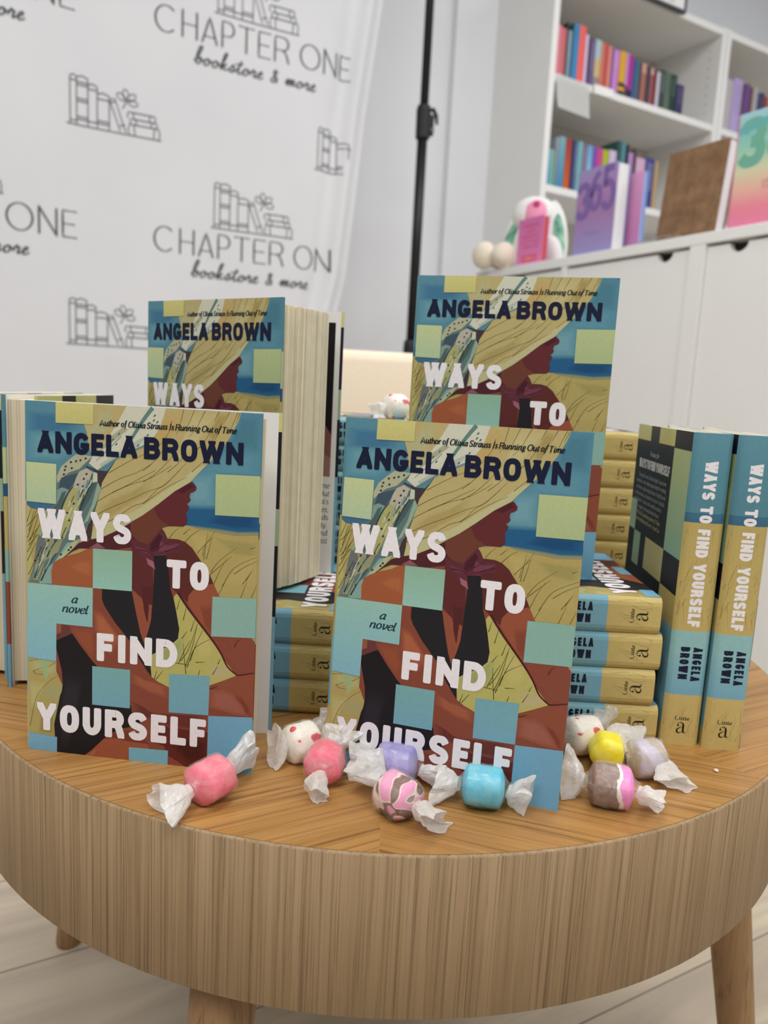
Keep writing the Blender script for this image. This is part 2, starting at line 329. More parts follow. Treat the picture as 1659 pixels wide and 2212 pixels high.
# skeleton book face: x-height .45, capitals .68; (advance, strokes)
BOOKF = {
 'a': (.43, [smooth([(.33, .36), (.22, .45), (.08, .3), (.06, .1), (.16, 0), (.32, .16)]), smooth([(.36, .44), (.33, .12), (.36, .01), (.43, .05)])]),
 'b': (.44, [smooth([(.08, .72), (.06, .3), (.08, .06), (.2, 0), (.36, .12), (.38, .32), (.26, .45), (.08, .28)])]),
 'c': (.36, [smooth([(.32, .36), (.24, .45), (.1, .36), (.04, .18), (.12, .02), (.24, 0), (.34, .08)])]),
 'd': (.46, [smooth([(.34, .36), (.22, .45), (.08, .32), (.06, .1), (.16, 0), (.32, .14)]), [(.37, .72), (.36, .1), (.38, .01), (.45, .05)]]),
 'e': (.38, [smooth([(.06, .22), (.22, .24), (.33, .34), (.26, .45), (.12, .4), (.04, .18), (.12, .01), (.24, 0), (.36, .1)])]),
 'f': (.28, [smooth([(.36, .68), (.28, .74), (.19, .62), (.15, .3), (.1, -.1), (.0, -.2)]), [(.04, .43), (.3, .43)]]),
 'g': (.42, [smooth([(.34, .38), (.22, .45), (.1, .36), (.1, .22), (.22, .16), (.33, .26), (.32, .4)]), smooth([(.2, .16), (.1, .08), (.24, 0), (.34, -.08), (.24, -.2), (.06, -.16), (.06, -.06), (.16, .02)])]),
 'h': (.46, [[(.08, .72), (.07, 0)], smooth([(.08, .28), (.2, .43), (.33, .42), (.35, .28), (.34, .04), (.38, 0), (.44, .05)])]),
 'i': (.24, [smooth([(.04, .4), (.11, .44), (.1, .2), (.1, .03), (.15, 0), (.22, .06)]), [(.11, .6), (.13, .66)]]),
 'j': (.22, [smooth([(.12, .44), (.11, 0), (.06, -.18), (-.02, -.2)]), [(.12, .6), (.14, .66)]]),
 'k': (.42, [[(.08, .72), (.07, 0)], [(.34, .44), (.1, .2)], [(.18, .26), (.36, 0)]]),
 'l': (.24, [smooth([(.1, .72), (.08, .3), (.08, .05), (.14, 0), (.22, .06)])]),
 'm': (.68, [[(.08, .44), (.07, 0)], smooth([(.08, .28), (.18, .43), (.29, .42), (.31, .28), (.3, 0)]), smooth([(.31, .28), (.42, .43), (.54, .42), (.56, .28), (.55, .03), (.6, 0), (.66, .05)])]),
 'n': (.48, [[(.08, .44), (.07, 0)], smooth([(.08, .28), (.2, .43), (.33, .42), (.36, .28), (.35, .04), (.39, 0), (.46, .05)])]),
 'o': (.42, [arc(.2, .225, .16, .225, 60, 420, 14)]), 'p': (.46, [[(.08, .44), (.06, -.22)], smooth([(.08, .28), (.2, .44), (.34, .38), (.38, .2), (.28, .02), (.1, .04)])]),
 'q': (.46, [smooth([(.34, .36), (.22, .45), (.08, .32), (.06, .1), (.16, 0), (.32, .14)]), [(.37, .45), (.35, -.22)]]),
 'r': (.34, [[(.08, .44), (.07, 0)], smooth([(.08, .26), (.18, .42), (.26, .45), (.32, .38)])]),
 's': (.34, [smooth([(.28, .38), (.18, .45), (.07, .38), (.1, .27), (.24, .18), (.26, .06), (.14, 0), (.03, .07)])]),
 't': (.28, [smooth([(.14, .58), (.11, .3), (.1, .06), (.16, 0), (.26, .08)]), [(.03, .43), (.26, .43)]]),
 'u': (.47, [smooth([(.03, .4), (.09, .44), (.07, .16), (.14, 0), (.26, .06), (.35, .2)]), smooth([(.37, .44), (.35, .1), (.39, 0), (.46, .05)])]),
 'v': (.42, [smooth([(.03, .4), (.1, .44), (.12, .2), (.16, 0), (.28, .12), (.36, .32), (.33, .45)])]), 'w': (.6, [[(.04, .44), (.14, 0), (.3, .4), (.4, 0), (.54, .44)]]),
 'x': (.42, [[(.06, .44), (.36, 0)], [(.36, .44), (.04, 0)]]), 'y': (.44, [smooth([(.05, .44), (.1, .2), (.18, .02)]), [(.38, .44), (.16, -.12), (.02, -.2)]]), 'z': (.38, [[(.06, .44), (.34, .44), (.04, 0), (.35, 0)]]),
 ',': (.2, [[(.1, .05), (.06, -.1)]]), '.': (.2, [[(.07, .0), (.1, .05)]]), "'": (.16, [[(.1, .7), (.07, .56)]]), '"': (.26, [[(.08, .7), (.06, .56)], [(.18, .7), (.16, .56)]]), '-': (.3, [[(.02, .2), (.28, .2)]]), ' ': (.2, []),
}
_cs = {'A': .66, 'O': .68, 'S': .46, 'I': .3, 'R': .6, 'T': .58, 'L': .52, 'P': .52, 'W': .86, 'Y': .56, 'F': .5, 'U': .62, 'Z': .5, 'K': .6, 'E': .5, 'B': .55, 'H': .64, 'M': .8}
def serif_glyph(ch):
    if ch in BOOKF: return BOOKF[ch]
    if ch == 'Z': st = [[(0, 1), (1, 1), (0, 0), (1, 0)]]
    elif ch == 'K': st = [[(0, 0), (0, 1)], [(1, 1), (.05, .45)], [(.3, .6), (1, 0)]]
    else: st = CAPS[ch][1]
    w = _cs.get(ch, .55)
    tick = {'I': [(.5, 0), (.5, 1)], 'T': [(.5, 0)], 'A': [(0, 0), (1, 0)], 'R': [(0, 0), (0, 1), (1, 0)], 'L': [(0, 1)], 'P': [(0, 0)], 'F': [(0, 0)], 'Y': [(0, 1), (1, 1), (.5, 0)], 'W': [(0, 1), (1, 1)]}.get(ch, [])
    S_ = [[(x * (w - .12) + .04, y * .68) for x, y in s_] for s_ in st]
    for x, y in tick: S_.append([(x * (w - .12) - .04, y * .68), (x * (w - .12) + .12, y * .68)])
    return (w, S_)
def serif_line(a, text, x0, base, x1, c, size, slant=0.0, nib=(.035, .085, R(15)), italic_from=None, align=None, place=None):
    """book-face text; squeezed to end at x1 when x1 is given"""
    tot = sum(serif_glyph(ch)[0] for ch in text)
    k = (x1 - x0) / (tot * size) if x1 is not None else 1.0
    if align == 'r': x0 = x0 - tot * size
    x = x0; a.d += a.STEP; d0 = a.d
    for i, ch in enumerate(text):
        a.d = d0; adv, st = serif_glyph(ch); sl = slant if italic_from is None or i >= italic_from else 0.0
        for s_ in st:
            pts = [(x + (px + py * sl) * size * k, base + py * size) for px, py in s_]
            if place: pts = [place(*p) for p in pts]
            a.d += 3e-7; a.ribbon(pts, size * .07, c, False, (nib[0] * size, nib[1] * size, nib[2]))
        x += adv * size * k

# cover painting, one shape per line in ten-thousandths of the cover size: kind (0 area, 1 brush line), colour, second colour or widths, points
ART = """
0 88 138 156 84 134 146   0 0  10000 0  10000 3600  0 3600
0 84 133 153 84 133 153   0 271  1295 279  1310 562  2346 556  2194 773  1059 873  0 832
0 81 129 152 81 129 152   98 298  1285 305  1298 565  2248 559  2109 758  1068 850  98 812
0 77 126 151 77 126 151   195 325  1274 331  1287 567  2150 562  2024 743  1078 826  195 792
0 73 123 150 73 123 150   293 351  1264 357  1276 570  2052 565  1939 728  1087 803  293 772
0 70 119 149 70 119 149   391 378  1254 383  1264 572  1955 568  1853 713  1097 779  391 752
0 66 116 148 66 116 148   488 405  1244 410  1252 575  1857 571  1768 698  1106 756  488 732
0 87 139 160 87 139 160   0 829  2194 773  2569 1083  1429 1609  0 1633
0 91 143 161 91 143 161   103 859  2114 807  2458 1092  1413 1574  103 1596
0 94 146 163 94 146 163   206 888  2035 842  2347 1100  1397 1538  206 1558
0 97 149 165 97 149 165   310 918  1955 876  2236 1109  1381 1503  310 1521
0 101 153 166 101 153 166   413 948  1875 910  2125 1117  1365 1468  413 1484
0 104 156 168 104 156 168   516 978  1796 945  2015 1126  1350 1432  516 1446
0 82 134 154 82 134 154   9144 17  9984 1  9991 1049  8521 982  8726 697
0 81 132 151 81 132 151   9155 61  9925 47  9931 1007  8584 946  8772 685
0 79 130 149 79 130 149   9166 106  9866 92  9871 966  8646 910  8817 672
0 77 128 147 77 128 147   9176 150  9806 138  9812 924  8709 874  8863 660
0 76 126 144 76 126 144   9187 194  9747 184  9752 882  8772 838  8908 648
0 74 124 142 74 124 142   9198 239  9688 229  9692 841  8834 802  8954 635
0 85 138 156 85 138 156   8521 982  9991 1049  10000 1649  8150 1673  7309 1786  7811 1434
0 87 139 157 87 139 157   8530 1019  9878 1081  9886 1631  8190 1653  7419 1756  7879 1434
0 88 140 159 88 140 159   8539 1056  9764 1112  9772 1612  8230 1632  7529 1726  7948 1433
0 89 142 161 89 142 161   8548 1094  9651 1144  9658 1594  8270 1612  7639 1697  8016 1433
0 91 143 162 91 143 162   8557 1131  9537 1176  9543 1576  8310 1592  7749 1667  8084 1432
0 92 144 164 92 144 164   8567 1168  9424 1207  9429 1557  8350 1571  7860 1637  8152 1432
0 89 140 157 89 140 157   7084 1657  8255 1551  8264 2631  6932 2679  6955 2228  7172 2075
0 93 144 159 93 144 159   7126 1713  8160 1619  8168 2573  6992 2616  7012 2217  7204 2082
0 98 148 162 98 148 162   7168 1769  8066 1688  8073 2516  7051 2552  7069 2207  7235 2089
0 103 151 165 103 151 165   7210 1825  7971 1756  7977 2458  7111 2489  7126 2196  7267 2097
0 107 154 167 107 154 167   7252 1881  7876 1824  7881 2400  7171 2426  7183 2185  7299 2104
0 112 158 170 112 158 170   7294 1937  7782 1893  7785 2343  7230 2363  7240 2175  7330 2111
0 84 136 156 84 136 156   6890 2551  10000 2453  10000 2629  6896 2729
0 73 127 151 73 127 151   6891 2581  10000 2484  10000 2629  6896 2729
0 63 117 146 63 117 146   6892 2612  10000 2514  10000 2629  6896 2729
0 53 108 142 53 108 142   6893 2643  10000 2545  10000 2629  6896 2729
0 45 100 138 45 100 138   6894 2674  10000 2575  10000 2629  6896 2729
0 36 92 134 36 92 134   6894 2669  10000 2570  10000 3174  9140 3225  8324 3175  6908 3110
0 35 89 131 35 89 131   8159 2779  10000 2747  10000 3056  8839 3111  7723 2993
0 33 86 128 33 86 128   8224 2792  9912 2763  9912 3046  8848 3097  7825 2988
0 32 83 125 32 83 125   8290 2805  9824 2779  9824 3036  8857 3082  7927 2984
0 31 80 122 31 80 122   8355 2819  9736 2795  9736 3026  8865 3068  8028 2979
0 29 77 119 29 77 119   8421 2832  9648 2810  9648 3016  8874 3053  8130 2974
0 28 74 116 28 74 116   8486 2845  9560 2826  9560 3006  8883 3039  8232 2970
0 66 108 136 66 108 136   0 2739  1414 2758  1411 2952  503 3025  175 2970  0 2885
0 176 159 97 176 159 97   0 2862  176 2957  504 2986  1488 2972  5862 3216  6983 3113  8323 3163  9139 3206  10000 3162  10000 10000  0 10000
0 82 112 121 82 112 121   7057 3090  8322 3132  9137 3173  10000 3125  10000 3245  9033 3303  8253 3251
0 108 127 117 108 127 117   7057 3111  8323 3154  9138 3194  10000 3146  10000 3245  9033 3303  8253 3251
0 134 142 112 134 142 112   7058 3133  8324 3175  9139 3216  10000 3168  10000 3245  9033 3303  8253 3251
0 144 140 101 144 140 101   7059 3154  8325 3197  9140 3237  10000 3189  10000 3245  9033 3303  8253 3251
0 173 157 96 173 157 96   8110 3379  10000 3435  10000 3868  8872 3816
0 171 155 94 171 155 94   8205 3399  9937 3451  9937 3848  8903 3800
0 168 154 93 168 154 93   8299 3420  9874 3467  9874 3827  8934 3784
0 165 152 92 165 152 92   8394 3440  9811 3482  9811 3807  8965 3768
0 162 150 91 162 150 91   8488 3461  9748 3498  9748 3787  8996 3752
0 160 148 90 160 148 90   8583 3481  9686 3514  9686 3767  9028 3736
0 178 160 98 178 160 98   6987 3250  7957 3267  7761 4002  7379 3782
0 179 162 100 179 162 100   7031 3277  7921 3293  7741 3966  7391 3765
0 180 162 101 180 162 101   7076 3304  7884 3318  7721 3931  7403 3748
0 182 163 102 182 163 102   7120 3331  7848 3344  7701 3895  7414 3730
0 183 165 103 183 165 103   7165 3358  7812 3370  7681 3860  7426 3713
0 185 166 104 185 166 104   7210 3386  7775 3395  7661 3824  7438 3696
0 177 160 98 177 160 98   9174 3919  10000 3750  10000 4624  8539 4716
0 177 161 99 177 161 99   9195 3947  9952 3792  9952 4593  8613 4677
0 178 162 100 178 162 100   9216 3975  9905 3834  9905 4562  8687 4639
0 179 162 101 179 162 101   9238 4002  9857 3876  9857 4531  8761 4600
0 179 163 102 179 163 102   9259 4030  9809 3917  9809 4500  8835 4561
0 180 164 102 180 164 102   9280 4058  9762 3959  9762 4469  8910 4523
0 181 175 110 181 175 110   0 2883  214 2967  75 3955  259 4439  49 5052  0 4958
0 176 162 102 176 162 102   0 7252  1296 7289  1472 7568  949 7760  711 7620  68 7664
0 177 164 105 177 164 105   62 7275  1250 7309  1412 7564  932 7740  714 7612  125 7652
0 177 167 110 177 167 110   125 7298  1205 7328  1352 7561  916 7721  717 7604  182 7641
0 177 170 114 177 170 114   187 7320  1159 7348  1291 7557  899 7701  721 7596  238 7629
0 178 172 118 178 172 118   250 7343  1114 7368  1231 7554  882 7682  724 7588  295 7618
0 178 175 123 178 175 123   312 7366  1068 7388  1171 7550  866 7662  727 7581  352 7606
0 158 178 128 158 178 128   497 7283  957 7291  910 7711  826 7926  613 7496
0 178 162 100 178 162 100   22 7930  906 7947  578 8312  285 8836  44 8721
0 179 164 103 179 164 103   51 7965  861 7981  560 8315  292 8795  71 8690
0 180 167 106 180 167 106   79 8000  816 8014  543 8318  299 8755  98 8659
0 182 170 109 182 170 109   108 8035  771 8048  525 8321  306 8714  125 8628
0 183 172 113 183 172 113   137 8070  726 8081  508 8324  312 8674  152 8597
0 185 175 115 185 175 115   166 8105  681 8115  490 8328  319 8633  179 8566
0 174 159 100 174 159 100   906 7947  1586 8056  1340 8468  536 8420
0 172 160 102 172 160 102   922 7970  1545 8070  1319 8448  582 8404
0 171 160 104 171 160 104   937 7993  1504 8084  1299 8427  629 8387
0 169 160 107 169 160 107   952 8016  1462 8098  1278 8407  675 8371
0 167 161 109 167 161 109   968 8039  1421 8112  1257 8386  721 8354
0 165 161 112 165 161 112   983 8062  1380 8125  1237 8366  768 8338
0 171 155 94 171 155 94   526 8952  1215 8848  1205 9543  434 9494
0 168 151 91 168 151 91   553 8973  1184 8878  1175 9515  468 9470
0 163 147 88 163 147 88   579 8995  1153 8908  1145 9487  502 9447
0 159 144 85 159 144 85   606 9016  1122 8938  1115 9460  537 9423
0 155 139 81 155 139 81   632 9038  1092 8968  1085 9432  571 9399
0 151 136 79 151 136 79   659 9059  1061 8999  1055 9404  605 9375
1 66 66 36 30 15 0   19 3810  446 2979
1 66 66 36 30 15 0   83 3610  329 3034
1 66 66 36 30 15 0   10 3467  639 3018
1 66 66 36 30 15 0   37 3907  553 3436
1 66 66 36 30 15 0   73 4004  628 3579
1 66 66 36 30 15 0   10 4206  432 3688
1 66 66 36 30 15 0   10 4456  387 3937
1 66 66 36 30 15 0   54 4851  338 4435
1 66 66 36 30 15 0   10 3345  215 2943
1 66 66 36 30 15 0   155 3851  520 3146
1 66 66 36 30 15 0   273 3796  594 3361
1 112 108 54 30 15 0   71 9306  374 8432  906 7947  1350 7733
1 112 108 54 30 15 0   229 7653  633 7521
1 112 108 54 30 15 0   229 7653  388 7721  709 7725
1 112 108 54 30 15 0   954 7473  1316 7293
1 112 108 54 30 15 0   35 7353  477 7297
1 104 96 44 35 10 0   6245 3496  6428 3329  6649 3196
1 104 96 44 35 10 0   6922 3566  7215 3357  7545 3206
1 104 96 44 35 10 0   6841 3366  7134 3181
1 104 96 44 35 10 0   7683 3909  7748 3664  8177 3207
1 104 96 44 35 10 0   7724 4004  7802 3612  7882 3271
1 104 96 44 35 10 0   7456 3850  7747 3616  8110 3379
1 104 96 44 35 10 0   7836 3997  7972 3651  8036 3407
1 104 96 44 35 10 0   8037 4350  8397 4013  9121 3609
1 104 96 44 35 10 0   9677 3625  9895 3565
1 104 96 44 35 10 0   8002 4425  8513 4103  8911 3862
1 104 96 44 35 10 0   8164 4709  8409 4304  8692 3947
1 104 96 44 35 10 0   8539 4716  9037 4169  9990 3822
1 104 96 44 35 10 0   9045 4339  9480 4119  9990 3942
1 104 96 44 35 10 0   9537 4504  9817 4171
1 104 96 44 35 10 0   9394 4610  9747 4248
1 104 96 44 35 10 0   8328 5043  8647 4606
1 104 96 44 35 10 0   9338 4980  9576 4526
1 104 96 44 35 10 0   9785 4953  9990 4596
0 185 170 115 185 170 115   2946 0  2533 559  2664 798  2738 1168  2945 1440  3922 1439  3567 1834  3323 2108  3134 2571  2963 2868  2848 3700  3327 3624  3937 3419  4617 3140  5103 2921  5772 2579  6435 2212  7093 1938  7308 1763  7774 1436  8308 1085  8724 651  9029 249  9146 0
0 184 171 118 184 171 118   2533 559  2945 540  3318 50  3911 1  3618 707  3170 1054  2795 1213  2664 798
0 183 171 121 183 171 121   2582 564  2960 546  3301 97  3845 52  3576 699  3166 1017  2822 1163  2702 783
0 182 172 124 182 172 124   2631 568  2974 553  3285 144  3779 103  3535 692  3162 981  2849 1113  2740 768
0 181 173 126 181 173 126   2680 573  2989 559  3268 191  3713 155  3493 684  3157 944  2876 1064  2778 752
0 180 174 129 180 174 129   2728 578  3003 565  3252 238  3647 206  3452 676  3153 908  2903 1014  2816 737
0 180 175 132 180 175 132   2777 582  3018 571  3235 286  3581 257  3410 669  3149 871  2930 964  2854 722
0 190 186 139 190 186 139   5103 2921  5772 2579  6435 2212  7093 1938  7308 1763  7774 1436  7301 1553  6649 1914  5841 2309  5099 2682  4612 2876  3971 3055  2981 3351  2846 3700  3364 3622  3935 3420  4616 3140
0 182 167 113 182 167 113   3173 2809  3703 2517  4830 2196  5479 1879  5487 2304  4648 2634  3554 3126  3020 3252
0 180 164 109 180 164 109   3262 2791  3747 2523  4781 2229  5375 1938  5383 2328  4614 2630  3611 3081  3121 3197
0 178 162 106 178 162 106   3350 2772  3792 2529  4731 2262  5272 1997  5279 2352  4579 2627  3668 3037  3223 3142
0 175 159 103 175 159 103   3439 2754  3836 2535  4682 2294  5168 2057  5174 2375  4545 2623  3725 2992  3324 3086
0 173 156 100 173 156 100   3528 2736  3881 2541  4632 2327  5065 2116  5070 2399  4511 2619  3782 2947  3426 3031
0 171 154 97 171 154 97   3616 2718  3925 2547  4583 2360  4961 2175  4966 2423  4477 2616  3838 2903  3527 2976
0 186 169 113 186 169 113   6045 31  6884 17  6644 519  5998 1104  5301 1418  4776 1164  5729 608
0 187 168 112 187 168 112   6034 86  6803 73  6583 534  5991 1070  5352 1358  4871 1125  5744 615
0 188 167 110 188 167 110   6023 142  6722 130  6522 548  5983 1036  5403 1297  4965 1086  5759 622
0 189 166 108 189 166 108   6012 197  6641 186  6461 563  5976 1002  5454 1237  5060 1047  5774 630
0 189 165 106 189 165 106   6000 252  6560 243  6400 577  5969 967  5504 1177  5154 1007  5790 637
0 190 164 104 190 164 104   5989 307  6479 299  6339 592  5962 933  5555 1117  5249 968  5805 644
0 187 171 118 187 171 118   7102 18  8225 2  7635 657  6635 1446  6124 1705  6550 1078
0 188 174 121 188 174 121   7097 85  8127 70  7586 670  6669 1394  6201 1631  6591 1056
0 189 176 124 189 176 124   7093 151  8028 138  7537 684  6703 1341  6278 1557  6633 1035
0 191 178 126 191 178 126   7088 218  7930 206  7488 697  6738 1289  6354 1483  6674 1013
0 192 180 129 192 180 129   7083 285  7832 274  7438 711  6772 1237  6431 1409  6715 991
0 194 182 132 194 182 132   7078 351  7733 342  7389 724  6806 1184  6508 1335  6756 970
0 181 166 111 181 166 111   8225 2  8658 5  8354 485  7867 1014  7780 650
0 179 162 107 179 162 107   8221 38  8618 41  8339 481  7893 965  7813 632
0 175 158 102 175 158 102   8217 74  8578 76  8324 476  7919 917  7846 614
0 171 154 98 171 154 98   8213 109  8538 112  8310 472  7944 868  7879 595
0 169 150 94 169 150 94   8209 145  8498 147  8295 467  7970 820  7912 577
0 165 146 90 165 146 90   8205 181  8458 183  8280 463  7996 771  7945 559
1 96 80 44 26 12 0   8658 10  8556 157  8454 287
1 96 80 44 26 12 0   8225 10  8123 154  8055 271
1 96 80 44 26 12 0   7664 10  7474 252  7266 536  6980 734
1 96 80 44 26 12 0   7211 13  7004 342  6830 603
1 96 80 44 26 12 0   6756 11  6639 359  6466 689
1 96 80 44 26 12 0   6273 330  6134 658  5738 1024
1 96 80 44 26 12 0   9000 12  8816 304  8682 539
1 96 80 44 26 12 0   9090 19  8924 299
1 96 80 44 26 12 0   8347 326  8077 797
1 96 80 44 26 12 0   5083 1711  5525 1454  5997 1058
1 96 80 44 26 12 0   6124 1705  6633 1399  6881 1062
1 96 80 44 26 12 0   5088 2017  5642 1753  6190 1375  6477 1081
1 96 80 44 26 12 0   3284 2288  4075 1974  4822 1771  5451 1505
1 96 80 44 26 12 0   3739 2372  4452 2121  5086 1875  5604 1685
1 96 80 44 26 12 0   3133 2631  3701 2398  4527 2117  5459 1880  6304 1509
1 96 80 44 26 12 0   3019 3034  3703 2781  4457 2549  5280 2268  6021 2040  6892 1433
1 96 80 44 26 12 0   2904 3307  3705 3142  4648 2706  5172 2559  5689 2199  6058 2038  6640 1632
1 96 80 44 26 12 0   3623 1831  4072 1644  4631 1428  5150 1262
1 96 80 44 26 12 0   5098 2610  5470 2424  6060 2132  6941 1805
1 96 80 44 26 12 0   7157 1653  7589 1375
1 96 80 44 26 12 0   7356 1039  7642 840  7920 506
0 206 206 186 206 206 186   4355 0  6027 0  5766 560  5258 1001  4815 1138  4071 1385  3134 1785  2718 1593  2945 1370  3507 945  3915 531
0 176 186 172 176 186 172   4885 879  5253 746  4814 1115  4071 1385  3322 1705  3209 1616  3921 1299
0 167 168 139 167 168 139   3507 945  4176 588  4436 622  3695 1029  3058 1364
1 96 132 124 180 100 0   5459 10  5062 362  4624 822  4368 1137
1 110 140 140 100 60 0   5258 1001  4815 1138  3922 1439  3134 1785
1 150 160 150 60 40 0   4141 821  3621 1173  3058 1529
0 84 112 96 84 112 96   3717 956  3784 883  3843 908  3777 957
0 84 112 96 84 112 96   3867 1077  3934 1004  3994 1029  3927 1079
0 84 112 96 84 112 96   3977 792  4043 719  4103 744  4036 794
0 84 112 96 84 112 96   4799 1067  4864 994  4924 1019  4858 1069
0 84 112 96 84 112 96   5202 781  5267 708  5327 733  5261 783
0 84 112 96 84 112 96   5487 249  5551 177  5611 202  5546 251
0 84 112 96 84 112 96   5453 377  5517 305  5577 330  5511 379
0 84 112 96 84 112 96   5601 416  5665 344  5725 369  5659 418
0 66 54 60 66 54 60   2529 1650  3134 1785  3548 1788  3959 1426  3567 1834  3323 2108  3278 2277  3134 2595  2963 2868  2905 3453  2848 3712  2521 3718  2714 3317  2944 3062  3115 2692  3096 2095  2945 1794  2642 1715
0 96 118 116 96 118 116   1345 2185  1328 2019  1541 1746  1886 1539  2190 1383  2568 1388  2907 1407  2794 1566  2529 1744  2642 1727  2945 1818  3126 1856  3141 2093  3286 2276  3096 2693  2906 3065  2714 3317  2367 3727  2017 4066  1589 4288  1197 4459  1019 4644  1130 5074  49 5052  254 4689  426 3935  631 3432  988 2926  1318 2775
0 176 177 147 176 177 147   1339 2018  1541 1746  1886 1539  2190 1383  2568 1388  2907 1414  2567 1624  2339 1777  1882 1895  1576 2054  1364 2208
0 64 84 96 64 84 96   1538 2056  2034 1935  2262 1900  2109 2146  1878 2397  1688 2311  1419 2373
0 126 152 146 126 152 146   1342 2401  1573 2317  1878 2373  1568 2726  1335 2907
0 78 98 96 78 98 96   1571 2461  1763 2403  1488 2948  1216 3156  1025 2997  1336 2811
0 183 177 159 183 177 159   2339 1849  2642 1746  2926 1843  2755 2208  2564 2529  2070 2291  2186 2047
0 171 168 108 171 168 108   2070 2291  2640 2381  2333 2926  1946 3311  1672 3741  1089 3897  1367 3392  1605 2869  1877 2469
0 196 200 172 196 200 172   2945 1837  3115 1864  3126 2094  2907 2129
0 146 170 148 146 170 148   3134 2117  3278 2277  3058 2695  2714 3196  2523 3279  2906 2703
0 70 94 96 70 94 96   2907 2129  3115 2118  2792 2589  2486 2918  2371 2900  2640 2477
0 149 150 113 149 150 113   702 3771  1634 3719  1396 4126  808 4407  484 4975  247 4990  382 4184
0 110 112 110 110 112 110   507 3832  780 3767  931 4029  534 4423  407 4880  254 4689
0 132 168 160 132 168 160   1197 4459  1787 3857  2019 3820  1590 4189  1037 4717  1130 5049  521 5073  804 4631
0 174 184 144 174 184 144   2019 3820  2367 3714  2017 4066  1589 4288  1197 4472  1668 4086
0 150 164 120 150 164 120   675 3137  1026 2948  903 3368  625 3727  509 3684
0 52 56 62 52 56 62   2589 1931  2627 1872  2702 1883  2672 1936
0 52 56 62 52 56 62   2816 2003  2854 1944  2930 1954  2899 2008
0 52 56 62 52 56 62   2474 2068  2512 2009  2588 2019  2558 2073
0 52 56 62 52 56 62   2207 2236  2246 2177  2322 2187  2291 2242
0 52 56 62 52 56 62   2435 2272  2474 2213  2550 2224  2519 2278
0 52 56 62 52 56 62   2301 2447  2340 2387  2416 2398  2385 2452
0 52 56 62 52 56 62   2205 2632  2243 2572  2319 2583  2289 2637
0 52 56 62 52 56 62   2031 2774  2070 2714  2147 2724  2116 2779
0 52 56 62 52 56 62   1915 2901  1954 2840  2031 2851  2000 2906
0 52 56 62 52 56 62   1741 3043  1780 2983  1857 2993  1826 3048
0 52 56 62 52 56 62   1639 1860  1678 1801  1754 1811  1723 1865
0 52 56 62 52 56 62   1908 1633  1946 1574  2022 1585  1991 1638
0 52 56 62 52 56 62   1678 1763  1717 1704  1793 1715  1762 1768
0 52 56 62 52 56 62   2135 1598  2174 1540  2249 1550  2219 1603
0 52 56 62 52 56 62   2325 1565  2363 1507  2439 1517  2408 1570
0 52 56 62 52 56 62   2552 1507  2590 1448  2666 1459  2635 1512
0 52 56 62 52 56 62   1944 1797  1983 1738  2058 1749  2028 1803
0 52 56 62 52 56 62   1600 1981  1638 1922  1714 1932  1683 1986
0 52 56 62 52 56 62   1835 3244  1874 3184  1951 3194  1920 3249
0 52 56 62 52 56 62   2122 3521  2161 3460  2238 3470  2206 3526
0 52 56 62 52 56 62   1502 3751  1541 3690  1618 3700  1587 3756
0 52 56 62 52 56 62   899 3859  939 3797  1016 3808  984 3864
0 52 56 62 52 56 62   798 4086  838 4025  916 4035  883 4091
0 52 56 62 52 56 62   481 4302  522 4241  600 4251  567 4307
0 52 56 62 52 56 62   302 4462  342 4400  421 4410  388 4467
0 52 56 62 52 56 62   1457 4221  1497 4160  1574 4170  1543 4226
0 52 56 62 52 56 62   1808 4078  1847 4016  1925 4027  1893 4083
0 52 56 62 52 56 62   748 4710  788 4647  866 4658  834 4714
0 52 56 62 52 56 62   1906 3998  1945 3937  2022 3947  1991 4003
1 48 60 64 70 30 0   888 4304  1126 3993  1401 3757
1 48 60 64 70 30 0   327 4935  491 4625  613 4369
1 48 60 64 70 30 0   621 4992  962 4548  1318 4180
1 48 60 64 70 30 0   1527 2970  1723 2597  2031 2293
1 48 60 64 70 30 0   2333 2926  2716 2353  2945 2127
1 64 84 90 37 30 0   2102 2527  2041 2623  1976 2719
1 196 200 170 51 30 0   2453 2558  2324 2706  2263 2851
1 196 200 170 79 30 0   2478 2302  2322 2491  2234 2678
1 196 200 170 41 30 0   2207 2822  2086 3015  1956 3209
1 64 84 90 87 30 0   1296 3723  1228 3864  1110 4009
1 84 108 110 84 30 0   970 4459  922 4576  815 4697
1 150 170 160 49 30 0   1616 3369  1501 3507  1438 3642
1 158 161 112 65 30 0   633 4201  480 4420  346 4639
1 150 170 160 70 30 0   2349 2751  2254 2883  2178 3015
1 150 170 160 85 30 0   2396 2423  2249 2586  2186 2745
1 150 170 160 43 30 0   2594 2127  2526 2283  2388 2443
1 196 200 170 76 30 0   1920 2677  1903 2761  1807 2850
1 112 140 140 83 30 0   2723 2059  2634 2237  2490 2418
1 196 200 170 43 30 0   939 3896  789 4100  672 4303
1 150 170 160 56 30 0   440 4546  411 4629  329 4715
1 150 170 160 42 30 0   584 4768  469 4878  443 4984
1 158 161 112 62 30 0   1212 4147  1077 4311  999 4473
1 112 140 140 71 30 0   293 4814  135 5005  44 5193
1 112 140 140 49 30 0   2355 2447  2320 2549  2219 2656
1 150 170 160 64 30 0   913 4152  861 4264  765 4379
1 196 200 170 67 30 0   1739 3028  1648 3225  1479 3426
1 84 108 110 38 30 0   2167 3061  2031 3246  1927 3431
1 150 170 160 54 30 0   2129 3115  2003 3321  1861 3528
1 84 108 110 79 30 0   1108 4284  1032 4435  910 4589
1 196 200 170 88 30 0   2008 2845  1891 3038  1755 3232
1 84 108 110 82 30 0   2906 1883  2801 2086  2640 2293
1 112 140 140 48 30 0   1224 3859  1087 3995  1050 4126
